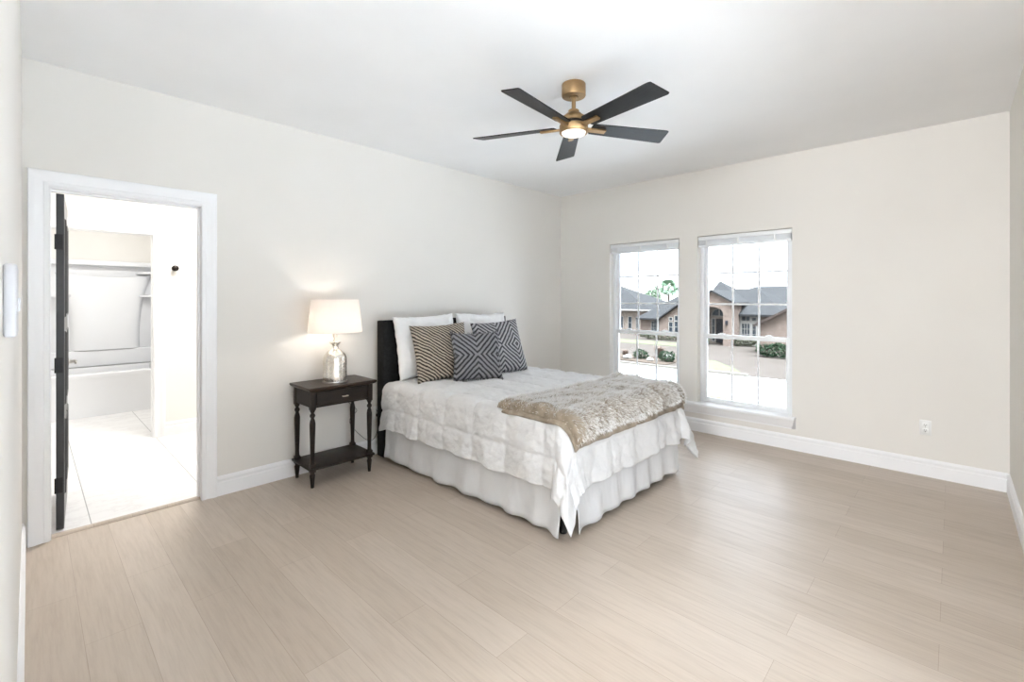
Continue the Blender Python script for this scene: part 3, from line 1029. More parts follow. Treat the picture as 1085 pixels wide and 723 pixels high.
def drape(sx, sy, off=0.0, rough=1.0):
    a = max(0.0, sx - SXE)
    if sy < SYA:
        b, side = SYA - sy, -1.0
    elif sy > SYB:
        b, side = sy - SYB, 1.0
    else:
        b, side = 0.0, 0.0
    rho = math.hypot(a, b)
    bx, by = min(sx, SXE), min(max(sy, SYA), SYB)
    if rho < 1e-6:
        n = Vector((0, 0, 1))
        P = Vector((sx, sy, BZ))
        phi = 0
    else:
        phi = math.atan2(a, b)                  # 0 = straight over the side, pi/2 = over the foot
        dx, dy = math.sin(phi), side * math.cos(phi)
        q = CR * PI / 2
        if rho < q:
            h, dr = CR * math.sin(rho / CR), CR * (1 - math.cos(rho / CR))
            th = rho / CR
        else:
            t = rho - q
            h, dr = CR + 0.10 * t, CR + t * 0.995
            th = PI / 2 - 0.06
        corner = a > 0 and b > 0
        if corner:
            t = sstep(0.08, 0.5, rho)
            w = math.sin(2 * phi) ** 2
            h += t * (0.085 * math.sin(2 * phi) + 0.034 * w * math.cos(6.6 * phi + 2.5))
        h += sstep(0.08, 0.4, rho) * (0.016 * fbm(sx * 5.0, sy * 5.0, 2.0) + (0.010 if phi < 0.7 else 0.015) * math.sin((sx if phi < 0.7 else sy) * 21 + 2.5 * fbm(sx * 2, sy * 2, 6)))
        P = Vector((bx + dx * h, by + dy * h, BZ - dr))
        n = Vector((dx * math.sin(th), dy * math.sin(th), math.cos(th)))
    # quilted boxes: puffed centres, pinched seams
    cx = (sx - 0.12) / 0.31
    cy = (sy - 0.06) / 0.31
    fx, fy = abs(math.sin(PI * cx)), abs(math.sin(PI * cy))
    puff = 0.014 * (min(1, fx * 1.6) ** 0.6) * (min(1, fy * 1.6) ** 0.6)
    ex, ey = abs(cx - round(cx)) * 0.31, abs(cy - round(cy)) * 0.31      # distance to the stitched seams
    puff -= 0.0035 * max(math.exp(-(ex / 0.011) ** 2), math.exp(-(ey / 0.011) ** 2))
    pk = math.exp(-(min(ex, ey) / 0.05) ** 2)
    wr = 0.009 * fbm(sx * 7, sy * 7, 9.0, 4) + 0.006 * abs(fbm(sx * 15, sy * 12, 4.0, 3)) + 0.002 * pk * math.sin((sy if ex < ey else sx) * 95 + 4 * fbm(sx * 5, sy * 5, 1.0))
    return P + n * ((puff + wr) * rough + off)


sy0, sy1 = SYA - OVS, SYB + OVS
sx0c, sx1c = 0.205, SXE + OVF


def comf(u, v):
    sx = sx0c + (sx1c - sx0c) * u
    sy = sy0 + (sy1 - sy0) * v
    # slightly rounded sheet corner and wavy hem
    sx += 0.012 * fbm(sy * 4, 1.0) * sstep(0.9, 1.0, u)
    sy += 0.02 * fbm(sx * 4, 2.0) * (sstep(0.9, 1, v) - sstep(0.1, 0.0, v))
    p = drape(sx, sy)
    # head end tucks round behind the pillows
    k = sstep(0.06, 0.0, u)
    p.z -= 0.03 * k
    if p.z < 0.03:
        p.z = 0.03
    return p


mb = MB()
mb.grid(comf, 240, 270)
cf = mb.build('comforter', M['comforter'], smooth=True, angle=180, recalc=False)
md = cf.modifiers.new('thickness', 'SOLIDIFY')
md.thickness = 0.022
md.offset = -1
tag(cf, 'white quilted comforter spread over the bed and hanging down its sides', 'comforter')
# make sure the faces look outward
if cf.data.polygons[len(cf.data.polygons) // 3].normal.z < 0:
    cf.data.flip_normals()

# ------------------------------------------------------------------ faux fur throw
TX0, TX1 = 1.575, SXE + 0.165
TY_0, TY_1 = SYA - 0.055, SYB + 0.10


def throw_pt(u, v, lift):
    sy = TY_0 + (TY_1 - TY_0) * v
    back = TX0 + 0.05 * math.sin(v * 2.4) - 0.03 * v + 0.015 * fbm(v * 4, 3.0)
    front = TX1 + 0.015 * fbm(v * 7, 8.0) - 0.015 * v
    sx = back + (front - back) * u
    eu = min(u, 1 - u) * (TX1 - TX0)
    ev = min(v, 1 - v) * (TY_1 - TY_0)
    e = clamp(min(eu, ev) / 0.028)
    roll = math.sqrt(max(0.0, 1 - (1 - e) ** 2))
    fold = 0.020 * fbm(sx * 4.0 + 1.2 * fbm(sx * 3, sy * 3, 1.0), sy * 2.4, 5.0, 3) + 0.006 * math.exp(-(v / 0.16) ** 2) * math.sin(sx * 27 + 5 * v)
    fold += 0.018 * math.exp(-((v - 0.02) / 0.06) ** 2)
    return drape(sx, sy, 0.012 + (lift + fold) * roll, 0.8)


tw = empty('throw_blanket', tuple(drape((TX0 + TX1) / 2, 2.8)), 'taupe and cream faux fur throw folded across the foot of the bed', 'throw blanket')
mb = MB()
NU, NV = 56, 110
mb.grid(lambda u, v: throw_pt(u, v, 0.024), NU, NV)
tb = mb.build('fur_cloth', M['fur_back'], tw, smooth=True, angle=180, recalc=False)
mb = MB()


def under(u, v):
    u2 = u * 1.045
    v2 = -0.012 + v * 1.012
    sy = TY_0 + (TY_1 - TY_0) * v2
    sx = TX0 + 0.05 + (TX1 - TX0 - 0.05) * u2
    return drape(sx, sy, 0.012, 0.8)


mb.grid(under, 40, 90)
ub = mb.build('lower_fold', M['fur_back'], tw, smooth=True, angle=180, recalc=False)
md = ub.modifiers.new('thickness', 'SOLIDIFY')
md.thickness = 0.012
md.offset = 0
# the pile: short tapered hairs, root and tip coloured
verts, faces, hair = [], [], []
base = BASE[tw.name]
rh = random.Random(3)
for _ in range(42000):
    u, v = rh.random(), rh.random()
    if rh.random() > sstep(-0.01, 0.10, v) * 0.9 + 0.1:      # hairs thin out at the rolled end, baring the backing
        continue
    p = throw_pt(u, v, 0.024)
    d = 0.004
    pu = throw_pt(min(1, u + d), v, 0.024) - throw_pt(max(0, u - d), v, 0.024)
    pv = throw_pt(u, min(1, v + d), 0.024) - throw_pt(u, max(0, v - d), 0.024)
    n = pu.cross(pv)
    if n.length < 1e-9:
        continue
    n.normalize()
    if n.z < -0.2:
        n = -n
    ln = 0.013 + 0.017 * rh.random()
    pu.normalize()
    pv.normalize()
    cl = fbm(u * 9, v * 18, 2.0, 2)
    lean = pu * (0.75 + 0.5 * cl + 0.35 * rh.uniform(-1, 1)) + pv * (0.6 * fbm(u * 7, v * 14, 8.0, 2) + 0.4 * rh.uniform(-1, 1))
    tip = p + (n * 0.8 + lean).normalized() * ln
    w = pv * 0.0011 + pu * 0.0011 * rh.uniform(-1, 1)
    i = len(verts)
    mid = p.lerp(tip, 0.5) + n * ln * 0.10
    verts += [p - w - base, p + w - base, mid + w * 0.8 - base, mid - w * 0.8 - base, tip - base]
    hair += [0.0, 0.0, 0.55, 0.55, 1.0]
    faces += [(i, i + 1, i + 2, i + 3), (i + 3, i + 2, i + 4)]
me = bpy.data.meshes.new('fur_pile')
me.from_pydata([tuple(p) for p in verts], [], faces)
at = me.attributes.new('hair', 'FLOAT', 'POINT')
at.data.foreach_set('value', hair)
me.materials.append(M['fur'])
fo = bpy.data.objects.new('fur_pile', me)
COL.objects.link(fo)
fo.parent = tw
tag(fo, 'soft fur pile with dark roots and pale tips', kind='stuff')

# ------------------------------------------------------------------ pillows and cushions
def pillow_mesh(w, h, t, seed, pinch=0.07, n=36, wr=0.006, power=0.42):
    mb = MB()

    def shape(u, v, s):
        a, b = 2 * u - 1, 2 * v - 1
        x = w / 2 * a * (1 - pinch * (1 - b * b))
        z = h / 2 * b * (1 - pinch * (1 - a * a))
        th = (max(0.0, (1 - a * a) * (1 - b * b))) ** power
        y = s * t / 2 * th * (1 - 0.18 * b)
        k = min(1, 4 * min(1 - abs(a), 1 - abs(b)))
        y += s * k * wr * fbm(a * 3 + seed, b * 3, s * 2.0 + seed, 4)
        x += 0.3 * wr * fbm(b * 4, seed, 1.0)
        z += 0.5 * wr * fbm(a * 4, seed, 2.0)
        return (x, y, z)
    g1 = mb.grid(lambda u, v: shape(u, v, -1), n, n)
    g2 = mb.grid(lambda u, v: shape(u, v, 1), n, n)
    bmesh.ops.remove_doubles(mb.bm, verts=mb.bm.verts, dist=0.0004)
    return mb


def set_pose(o, loc, yaw, lean, roll=0.0):
    o.location = loc
    o.rotation_euler = (Matrix.Rotation(math.radians(yaw), 4, 'Z') @ Matrix.Rotation(math.radians(-lean), 4, 'X') @ Matrix.Rotation(math.radians(roll), 4, 'Y')).to_euler()


for loc, yaw, lean, roll, sd, lab in (
        ((0.285, 2.505, 0.955), 90, 10, -1.5, 1.0, 'white standing pillow against the headboard, behind the black and cream striped cushion'),
        ((0.285, 3.185, 0.962), 90, 10, 1.0, 8.0, 'white standing pillow against the headboard, behind the large grey diamond cushion')):
    mb = pillow_mesh(0.66, 0.55, 0.17, sd, 0.065, 48, 0.022, 0.36)
    p = mb.build('pillow', M['sheet'], local=True, smooth=True, angle=180)
    set_pose(p, loc, yaw, lean, roll)
    tag(p, lab, 'pillow', 'white bed pillows')


def cushion(name, w, h, t, mat, fr, pose, label, seed, edges):
    mb = pillow_mesh(w, h, t, seed, 0.075, 40, 0.008, 0.40)
    o = mb.build(name, M[mat], local=True, smooth=True, angle=180)
    set_pose(o, *pose)
    tag(o, label, 'cushion', 'patterned throw cushions')
    mb = MB()
    r = random.Random(seed)
    for side in edges:
        for i in range(70):
            a = r.uniform(-1, 1) if side in ('bottom', 'top') else 0
            for_ = 1 if side == 'top' else -1
            x = w / 2 * a
            z = for_ * h / 2 * (1 - 0.075 * (1 - a * a))
            ln = 0.010 + 0.012 * r.random() + (0.016 if abs(a) > 0.9 else 0)
            p0 = Vector((x, 0, z - for_ * 0.004))
            p1 = p0 + Vector((r.uniform(-0.01, 0.01) + 0.012 * a ** 9, r.uniform(-0.014, 0.006), for_ * ln))
            mb.tube([p0, p0.lerp(p1, 0.5) + Vector((0, r.uniform(-0.004, 0.004), 0)), p1], 0.0022, 5, 0.0014)
    f = mb.build('fringe', M[fr], o, local=True, smooth=True)
    f['kind'] = 'stuff'
    return o


cushion('cushion', 0.54, 0.50, 0.17, 'stripe_tan', 'fringe_tan', ((0.500, 2.500, 0.914), 80, 16, -2), 'black and cream diagonally striped cushion, left of the three in front of the pillows', 2, ('bottom',))
cushion('cushion', 0.54, 0.52, 0.17, 'stripe_grey', 'fringe_grey', ((0.590, 3.110, 0.916), 80, 18, -3), 'large grey diamond weave cushion, right of the three in front of the pillows', 5, ('bottom',))
cushion('cushion', 0.44, 0.42, 0.15, 'stripe_small', 'fringe_grey', ((0.735, 2.690, 0.880), 64, 18, 0), 'small charcoal diamond weave cushion in front of the other two', 9, ('bottom', 'top'))

# ------------------------------------------------------------------ nightstand
NX0, NX1, NY0, NY1, NZ = 0.025, 0.385, 1.405, 1.94, 0.728
ns = empty('nightstand', ((NX0 + NX1) / 2, (NY0 + NY1) / 2, 0), 'espresso wood nightstand with one drawer, turned legs and low shelf', 'nightstand')
mb = MB()
tp = [(0.012, -0.026), (0.004, -0.018), (0.0, -0.012), (0.0, -0.003), (0.003, 0.0)]
rings = []
for ins, dz in [(0.022, -0.030)] + tp:
    rings.append([mb.bm.verts.new(p) for p in ((NX0 + ins, NY0 + ins, NZ + dz), (NX1 - ins, NY0 + ins, NZ + dz), (NX1 - ins, NY1 - ins, NZ + dz), (NX0 + ins, NY1 - ins, NZ + dz))])
for a, b in zip(rings, rings[1:]):
    for k in range(4):
        mb.face([a[k], a[(k + 1) % 4], b[(k + 1) % 4], b[k]])
mb.face(rings[0][::-1])
mb.face(rings[-1])
mb.build('top', M['espresso_top'], ns)
lx = (NX0 + 0.042, NX1 - 0.042)
ly = (NY0 + 0.042, NY1 - 0.042)
AZ = 0.575
mb = MB()
cb0, cb1 = lx[0] - 0.018, lx[1] + 0.018
mb.box(cb0 + 0.004, ly[0] - 0.014, AZ + 0.006, cb1 - 0.02, ly[0] + 0.004, NZ - 0.029)       # left side board
mb.box(cb0 + 0.004, ly[1] - 0.004, AZ + 0.006, cb1 - 0.02, ly[1] + 0.014, NZ - 0.029)
mb.box(cb0 + 0.002, ly[0], AZ + 0.006, cb0 + 0.016, ly[1], NZ - 0.029)
mb.box(cb1 - 0.014, ly[0], NZ - 0.040, cb1 - 0.003, ly[1], NZ - 0.029)
mb.box(cb1 - 0.014, ly[0], AZ + 0.004, cb1 - 0.003, ly[1], AZ + 0.014)
mb.build('apron', M['espresso'], ns)
mb = MB()
mb.box(cb1 - 0.10, ly[0] + 0.024, AZ + 0.016, cb1 - 0.001, ly[1] - 0.024, NZ - 0.042, 0.0015, 1)
dr = mb.build('drawer', M['espresso'], ns)
mb = MB()
hy = (ly[0] + ly[1]) / 2 + 0.012
mb.box(cb1 + 0.010, hy - 0.024, 0.631, cb1 + 0.017, hy + 0.024, 0.640, 0.002)
for s in (-1, 1):
    mb.box(cb1 - 0.002, hy + s * 0.018 - 0.004, 0.632, cb1 + 0.012, hy + s * 0.018 + 0.004, 0.639, 0.001, 1)
mb.build('handle', M['brass_pull'], dr, smooth=True)
SZ = 0.148
for x in lx:
    for y in ly:
        mb = MB()
        mb.box(x - 0.019, y - 0.019, AZ - 0.010, x + 0.019, y + 0.019, NZ - 0.029, 0.002, 1)
        mb.lathe([(0.019, AZ - 0.008), (0.017, AZ - 0.020), (0.0115, AZ - 0.030), (0.0110, AZ - 0.036), (0.0175, AZ - 0.044), (0.0195, AZ - 0.052), (0.0175, AZ - 0.060),
                  (0.0120, AZ - 0.068), (0.0120, AZ - 0.074), (0.0165, AZ - 0.086), (0.0205, AZ - 0.110), (0.0205, AZ - 0.130), (0.0175, AZ - 0.25), (0.0145, SZ + 0.07),
                  (0.0150, SZ + 0.035), (0.0185, SZ + 0.02)], (x, y, 0), 20)
        mb.box(x - 0.0195, y - 0.0195, SZ - 0.035, x + 0.0195, y + 0.0195, SZ + 0.022, 0.003)
        mb.lathe([(0.0185, SZ - 0.034), (0.0140, SZ - 0.046), (0.0195, SZ - 0.058), (0.0170, SZ - 0.080), (0.0115, 0.012), (0.0115, 0.001)], (x, y, 0), 20)
        mb.build('leg', M['espresso'], ns, smooth=True)
mb = MB()
mb.box(NX0 + 0.012, NY0 + 0.012, SZ - 0.018, NX1 - 0.010, NY1 - 0.012, SZ, 0.003)
mb.build('shelf', M['espresso'], ns, smooth=True)

# ------------------------------------------------------------------ table lamp
LX, LY = 0.232, 1.668
lamp = empty('table_lamp', (LX, LY, NZ), 'lit table lamp with mercury glass bottle base and white drum shade', 'lamp')
mb = MB()
mb.lathe([(0.0, 0.012), (0.086, 0.012), (0.0875, 0.02), (0.0885, 0.05), (0.0885, 0.165), (0.086, 0.19), (0.077, 0.213), (0.062, 0.232), (0.046, 0.245), (0.034, 0.252), (0.027, 0.262), (0.0245, 0.274), (0.026, 0.284), (0.034, 0.294), (0.042, 0.303), (0.0435, 0.309), (0.038, 0.312), (0.02, 0.305), (0.0, 0.303)], (LX, LY, NZ), 48, cap=False)
mb.build('bottle_base', M['mercury'], lamp, smooth=True)
mb = MB()
mb.lathe([(0.0, 0.001), (0.090, 0.001), (0.091, 0.006), (0.089, 0.013), (0.0, 0.0135)], (LX, LY, NZ), 48, cap=False)
mb.build('foot_ring', M['nickel'], lamp, smooth=True)
mb = MB()
mb.lathe([(0.014, 0.300), (0.014, 0.322), (0.010, 0.325), (0.010, 0.345), (0.017, 0.347), (0.017, 0.395), (0.012, 0.40)], (LX, LY, NZ), 24)
mb.build('socket', M['brass_pull'], lamp, smooth=True)
mb = MB()
mb.lathe([(0.0, 0.400), (0.012, 0.401), (0.014, 0.42), (0.027, 0.448), (0.030, 0.47), (0.024, 0.493), (0.010, 0.505), (0.0, 0.507)], (LX, LY, NZ), 24, cap=False)
mb.build('bulb', M['bulb'], lamp, smooth=True)
SB, STP = 0.385, 0.638
mb = MB()
mb.lathe([(0.198, SB), (0.1995, SB + 0.002), (0.1740, STP - 0.002), (0.1725, STP), (0.1705, STP - 0.002), (0.1955, SB + 0.002), (0.198, SB)], (LX + 0.004, LY, NZ), 64, cap=False)
shd = mb.build('lamp_shade', M['shade'], lamp, smooth=True)
mb = MB()
for k in range(3):
    a = 2 * PI * k / 3 + 0.4
    mb.tube([(LX + 0.017 * math.cos(a), LY + 0.017 * math.sin(a), NZ + SB + 0.012), (LX + 0.193 * math.cos(a), LY + 0.193 * math.sin(a), NZ + SB + 0.004)], 0.0016, 6)
mb.build('spider', M['nickel'], lamp, smooth=True)
mb = MB()
cpts = [(0.148, 1.70, NZ + 0.006), (0.09, 1.74, NZ + 0.004), (0.035, 1.78, NZ + 0.004), (0.012, 1.80, NZ - 0.02), (0.010, 1.83, 0.60), (0.012, 1.89, 0.50), (0.011, 1.945, 0.445), (0.012, 1.965, 0.415), (0.012, 1.935, 0.385), (0.011, 1.900, 0.345), (0.012, 1.92, 0.29), (0.016, 1.98, 0.215), (0.021, 2.05, 0.150), (0.02, 2.11, 0.135), (0.02, 2.155, 0.20), (0.02, 2.158, 0.30), (0.022, 2.158, 0.338)]
fine = []
for i in range(len(cpts) - 1):
    p0, p1, p2, p3 = (Vector(cpts[max(i - 1, 0)]), Vector(cpts[i]), Vector(cpts[i + 1]), Vector(cpts[min(i + 2, len(cpts) - 1)]))
    for k in range(5):
        t = k / 5
        fine.append(0.5 * ((2 * p1) + (p2 - p0) * t + (2 * p0 - 5 * p1 + 4 * p2 - p3) * t * t + (3 * p1 - p0 - 3 * p2 + p3) * t ** 3))
fine.append(Vector(cpts[-1]))
mb.tube(fine, 0.0022, 6)
mb.box(0.0095, 2.146, 0.332, 0.030, 2.170, 0.356, 0.003)
mb.build('power_cord', M['cord'], lamp, smooth=True)

# ------------------------------------------------------------------ ceiling fan
FX, FY = 2.0, 2.36
fan = empty('ceiling_fan', (FX, FY, H), 'ceiling fan with five black blades, brushed gold body and round white light', 'ceiling fan')
C0 = (FX, FY, 0)
mb = MB()
mb.lathe([(0.0, H), (0.072, H), (0.074, H - 0.004), (0.074, H - 0.070), (0.071, H - 0.076), (0.030, H - 0.078), (0.026, H - 0.070), (0.0, H - 0.070)], C0, 48, cap=False)
mb.build('canopy', M['gold'], fan, smooth=True)
mb = MB()
mb.lathe([(0.0, H - 0.062), (0.022, H - 0.068), (0.023, H - 0.082), (0.0130, H - 0.090), (0.0125, H - 0.180), (0.0, H - 0.180)], C0, 24, cap=False)
mb.build('downrod', M['gold'], fan, smooth=True)
mb = MB()
mb.lathe([(0.0, 2.541), (0.030, 2.541), (0.034, 2.537), (0.034, 2.523), (0.044, 2.520), (0.056, 2.507), (0.074, 2.495), (0.080, 2.487), (0.082, 2.465), (0.0, 2.465)], C0, 48, cap=False)
mb.build('motor_housing', M['gold'], fan, smooth=True)
mb = MB()
mb.lathe([(0.0, 2.465), (0.070, 2.465), (0.072, 2.462), (0.072, 2.445), (0.0, 2.445)], C0, 48, cap=False)
mb.build('motor_band', M['band'], fan, smooth=True)
mb = MB()
mb.lathe([(0.0, 2.446), (0.084, 2.446), (0.088, 2.443), (0.088, 2.401), (0.085, 2.397), (0.080, 2.397), (0.080, 2.407), (0.0, 2.407)], C0, 48, cap=False)
mb.build('light_ring', M['gold'], fan, smooth=True)
mb = MB()
mb.lathe([(0.0745, 2.405), (0.0745, 2.399), (0.071, 2.391), (0.058, 2.386), (0.038, 2.383), (0.0, 2.382)], C0, 48, cap=False)
mb.build('light_lens', M['lens'], fan, smooth=True)


def blade_pt(r, s, t):
    """r along the blade, s across (-1..1), t through the thickness; local frame with the blade along +x"""
    wd = 0.052 + 0.017 * clamp((r - 0.10) / 0.50)
    pitch = math.radians(-13)
    y = s * wd
    return Vector((r, y * math.cos(pitch) - t * math.sin(pitch), y * math.sin(pitch) + t * math.cos(pitch)))


protoB = protoI = None
for k in range(5):
    ang = math.radians(-12 + 72 * k)
    if protoB is None:
        mb = MB()
        out = [(0.115, -0.80), (0.125, -1.0), (0.60, -1.0), (0.625, -0.99), (0.637, -0.93), (0.655, 0.80), (0.655, 0.92), (0.645, 1.0), (0.125, 1.0), (0.115, 0.80)]
        bot = [mb.bm.verts.new(blade_pt(r, s, -0.003)) for r, s in out]
        top = [mb.bm.verts.new(blade_pt(r, s, 0.003)) for r, s in out]
        mb.face(bot[::-1])
        mb.face(top)
        for i in range(len(out)):
            j = (i + 1) % len(out)
            mb.face([bot[i], bot[j], top[j], top[i]])
        protoB = mb.build('blade', M['blade'], fan, local=True)
        mb = MB()
        arm = []
        for (r0, r1, s0, s1, t0, t1) in ((0.060, 0.215, -0.34, 0.34, -0.016, -0.0035),):
            q = [blade_pt(r, s * (0.055 / 0.055), t) for (r, s, t) in ((r0, s0, t0), (r1, s0, t0), (r1, s1, t0), (r0, s1, t0), (r0, s0, t1), (r1, s0, t1), (r1, s1, t1), (r0, s1, t1))]
            v = [mb.bm.verts.new(p) for p in q]
            fs = [mb.bm.faces.new([v[i] for i in f]) for f in ((3, 2, 1, 0), (4, 5, 6, 7), (0, 1, 5, 4), (1, 2, 6, 5), (2, 3, 7, 6), (3, 0, 4, 7))]
            bmesh.ops.bevel(mb.bm, geom=list({e for f in fs for e in f.edges}), offset=0.003, segments=2, affect='EDGES')
        protoI = mb.build('blade_arm', M['gold'], protoB, local=True, smooth=True)
        b = protoB
    else:
        b = dup_tree(protoB, fan)
    b.location = (0, 0, 2.437 - H)
    b.rotation_euler = (0, 0, ang)

# ------------------------------------------------------------------ outside: ground
G = -2.93


def slab(name, pts, z0, z1, mat):
    return S(name, MB().prism(pts, lambda u, v, w: (u, v, w), z0, z1), M[mat], base=(0, 0, 0))


slab('ground', [(-90, 27.8), (60, 27.8), (60, 160), (-90, 160)], G - 0.3, G, 'paving')
slab('bounce_slab', [(W + 0.4, -8), (W + 14, -8), (W + 14, 5.0), (W + 0.4, 5.0)], -0.6, -0.4, 'bounce_white')  # unseen pale slab, added to bounce daylight up onto the ceiling
slab('road', [(-90, 20.6), (60, 20.6), (60, 27.8), (-90, 27.8)], G - 0.3, G - 0.02, 'road')
slab('ground_yard', [(-90, 5.2), (60, 5.2), (60, 20.6), (-90, 20.6)], G - 0.3, G - 0.01, 'road')
slab('lawn', [(-40, 14), (-2.9, 20.3), (-3.3, 20.9), (-40, 20.9)], G - 0.3, G + 0.03, 'lawn')
slab('lawn_far', [(-8.0, 28.45), (-4.9, 27.95), (-6.0, 30.0), (-8.2, 32.8), (-9.3, 32.8)], G - 0.3, G + 0.03, 'lawn')
slab('lawn_house', [(-40, 40.6), (-14.2, 40.6), (-14.6, 43.6), (-40, 44.6)], G - 0.3, G + 0.02, 'lawn')
slab('kerb', [(-40, 27.5), (-4.6, 27.5), (-4.5, 27.75), (-40, 27.8)], G - 0.3, G + 0.12, 'kerb')
slab('planting_bed', [(-16, 29.2), (-9.8, 28.5), (-9.8, 32.0), (-16, 32.0)], G - 0.3, G + 0.05, 'mulch')


# ------------------------------------------------------------------ outside: houses
def vprism(mb, poly, y0, y1):
    """polygon in x,z extruded along y"""
    return mb.prism(poly, lambda u, v, w: (u, w, v), y0, y1)


def roof_faces(mb, V, F, th=0.18):
    """roof skin with a fascia-thick edge: V points, F index faces"""
    top = [mb.bm.verts.new(p) for p in V]
    bot = [mb.bm.verts.new((p[0], p[1], p[2] - th)) for p in V]
    cnt = {}
    for f in F:
        mb.face([top[i] for i in f])
        mb.face([bot[i] for i in f][::-1])
        for i in range(len(f)):
            a, b = f[i], f[(i + 1) % len(f)]
            cnt.setdefault(frozenset((a, b)), []).append((a, b))
    for e, l in cnt.items():
        if len(l) == 1:
            a, b = l[0]
            mb.face([top[a], top[b], bot[b], bot[a]])


def hip(mb, x0, x1, y0, y1, z, rx0, rx1, ry, rz):
    V = [(x0, y0, z), (x1, y0, z), (x1, y1, z), (x0, y1, z), (rx0, ry, rz), (rx1, ry, rz)]
    roof_faces(mb, V, [(0, 1, 5, 4), (1, 2, 5), (2, 3, 4, 5), (3, 0, 4)])


def gable(mb, x0, x1, xa, ze, za, y0, y1, th=0.16):
    V = [(x0, y0, ze), (xa, y0, za), (x1, y0, ze), (x0, y1, ze), (xa, y1, za), (x1, y1, ze)]
    roof_faces(mb, V, [(0, 1, 4, 3), (1, 2, 5, 4)], th)


def house_window(house, x0, x1, z0, z1, y, cols=2, rows=2, arch=0.0, name='window'):
    fr = 0.07
    mb = MB()
    for (a, b, c, d) in ((x0 - fr, x0, z0 - fr, z1 + fr), (x1, x1 + fr, z0 - fr, z1 + fr), (x0, x1, z0 - fr, z0), (x0, x1, z1, z1 + fr)):
        mb.box(a, y - 0.06, c, b, y + 0.02, d)
    for k in range(1, cols):
        x = x0 + (x1 - x0) * k / cols
        mb.box(x - 0.025, y - 0.04, z0, x + 0.025, y + 0.01, z1)
    for k in range(1, rows):
        z = z0 + (z1 - z0) * k / rows
        mb.box(x0, y - 0.04, z - 0.025, x1, y + 0.01, z + 0.025)
    w = mb.build(name, M['fascia'], house)
    mb = MB()
    mb.box(x0, y - 0.02, z0, x1, y + 0.0, z1)
    mb.build('pane', M['house_glass'], w)
    return w


# house straight across: arched brick entry, white bay, brick garage gable
h1 = empty('house', (-9, 48, G), 'brick house with arched entry and white french windows, through the right window', 'house')
mb = MB()
mb.box(-14.6, 46.5, G, -11.3, 56, 0.0)
mb.box(-11.3, 46.2, G, 2.5, 57, -0.15)
mb.build('wall', M['brick'], h1)
mb = MB()
hip(mb, -15.0, -9.6, 46.0, 56.5, 0.0, -14.25, -14.0, 50.6, 3.2)
hip(mb, -14.8, -6.8, 45.7, 57, -0.05, -13.0, -10.42, 50.6, 2.42)
hip(mb, -14.0, 6.0, 48.5, 60, 0.0, -9.5, 3.0, 54.5, 1.95)
mb.build('roof', M['shingle'], h1)
mb = MB()
arch = [(-13.62 + 1.03 + 1.03 * math.cos(a), 0.02 + 0.62 * math.sin(a)) for a in [PI * k / 16 for k in range(17)]]   # right to left over the arch
poly = [(-10.75, G), (-10.75, 1.08), (-12.55, 2.05), (-14.35, 1.08), (-14.35, G), (-13.62, G)] + arch[::-1] + [(-11.56, G)]
vprism(mb, poly, 44.0, 44.45)
mb.box(-10.95, 44.45, G, -10.75, 46.5, 1.05)
mb.box(-14.35, 44.45, G, -14.15, 46.5, 1.05)
po = mb.build('entry_gable', M['brick'], h1)
mb = MB()
gable(mb, -10.45, -14.65, -12.55, 1.05, 2.22, 43.75, 50.0)
mb.build('entry_roof', M['shingle'], h1)
mb = MB()
mb.box(-14.15, 45.7, G, -10.95, 45.8, 1.0)
mb.build('entry_wall', M['brick_pale'], h1)
mb = MB()
mb.box(-12.75, 45.62, G + 0.1, -11.75, 45.70, -0.52)
dd = mb.build('front_door', M['house_dark'], h1)
house_window(h1, -13.12, -12.92, G + 0.3, -0.55, 45.68, 1, 3)
mb = MB()
ar = [(-12.45 + 0.78 * math.cos(PI * k / 12), -0.28 + 0.72 * math.sin(PI * k / 12)) for k in range(13)]
vprism(mb, ar, 45.60, 45.70)
aw = mb.build('transom_window', M['fascia'], h1)
mb = MB()
for s in (-1, 1):
    vprism(mb, [(-12.45 + s * (0.06 + 0.60 * c), -0.22 + 0.60 * d) for c, d in ((0, 0), (1, 0), (0.92, 0.38), (0.7, 0.72), (0.4, 0.93), (0, 1))], 45.57, 45.60)
mb.build('pane', M['house_glass'], aw)
mb = MB()
mb.box(-11.15, 46.05, G, -9.05, 46.2, -0.2)
mb.build('bay_panel', M['fascia'], h1)
house_window(h1, -10.55, -9.88, -0.64, -0.26, 46.03, 2, 1)
house_window(h1, -11.08, -10.78, -0.62, -0.36, 46.03, 1, 1)
house_window(h1, -9.66, -9.36, -0.62, -0.36, 46.03, 1, 1)
house_window(h1, -10.55, -9.88, -2.4, -0.92, 46.03, 3, 3)
house_window(h1, -11.08, -10.80, -2.4, -0.92, 46.03, 1, 3)
house_window(h1, -9.64, -9.36, -2.4, -0.92, 46.03, 1, 3)
mb = MB()
vprism(mb, [(-7.3, G), (1.9, G), (1.9, -0.55), (-2.7, 2.05), (-7.3, -0.55)], 40.0, 40.4)
mb.box(-7.3, 40.4, G, 1.9, 46.2, -0.5)
mb.build('garage_wall', M['brick'], h1)
mb = MB()
gable(mb, 2.3, -7.7, -2.7, -0.62, 2.2, 39.7, 50.0)
mb.build('garage_roof', M['shingle'], h1)
mb = MB()
for s in (-1, 1):
    vprism(mb, [(-2.7 + s * 5.05, -0.66), (-2.7 + s * 5.05, -0.86), (-2.7, 1.98), (-2.7, 2.18)], 39.6, 39.7)
mb.build('rake_board', M['fascia_brown'], h1)
mb = MB()
mb.tube([(-11.2, 43.99, -1.0), (-11.2, 43.85, -0.9)], 0.05, 8)
mb.box(-11.3, 43.75, -0.95, -11.1, 43.93, -0.6, 0.03)
mb.build('wall_lantern', M['house_dark'], h1)

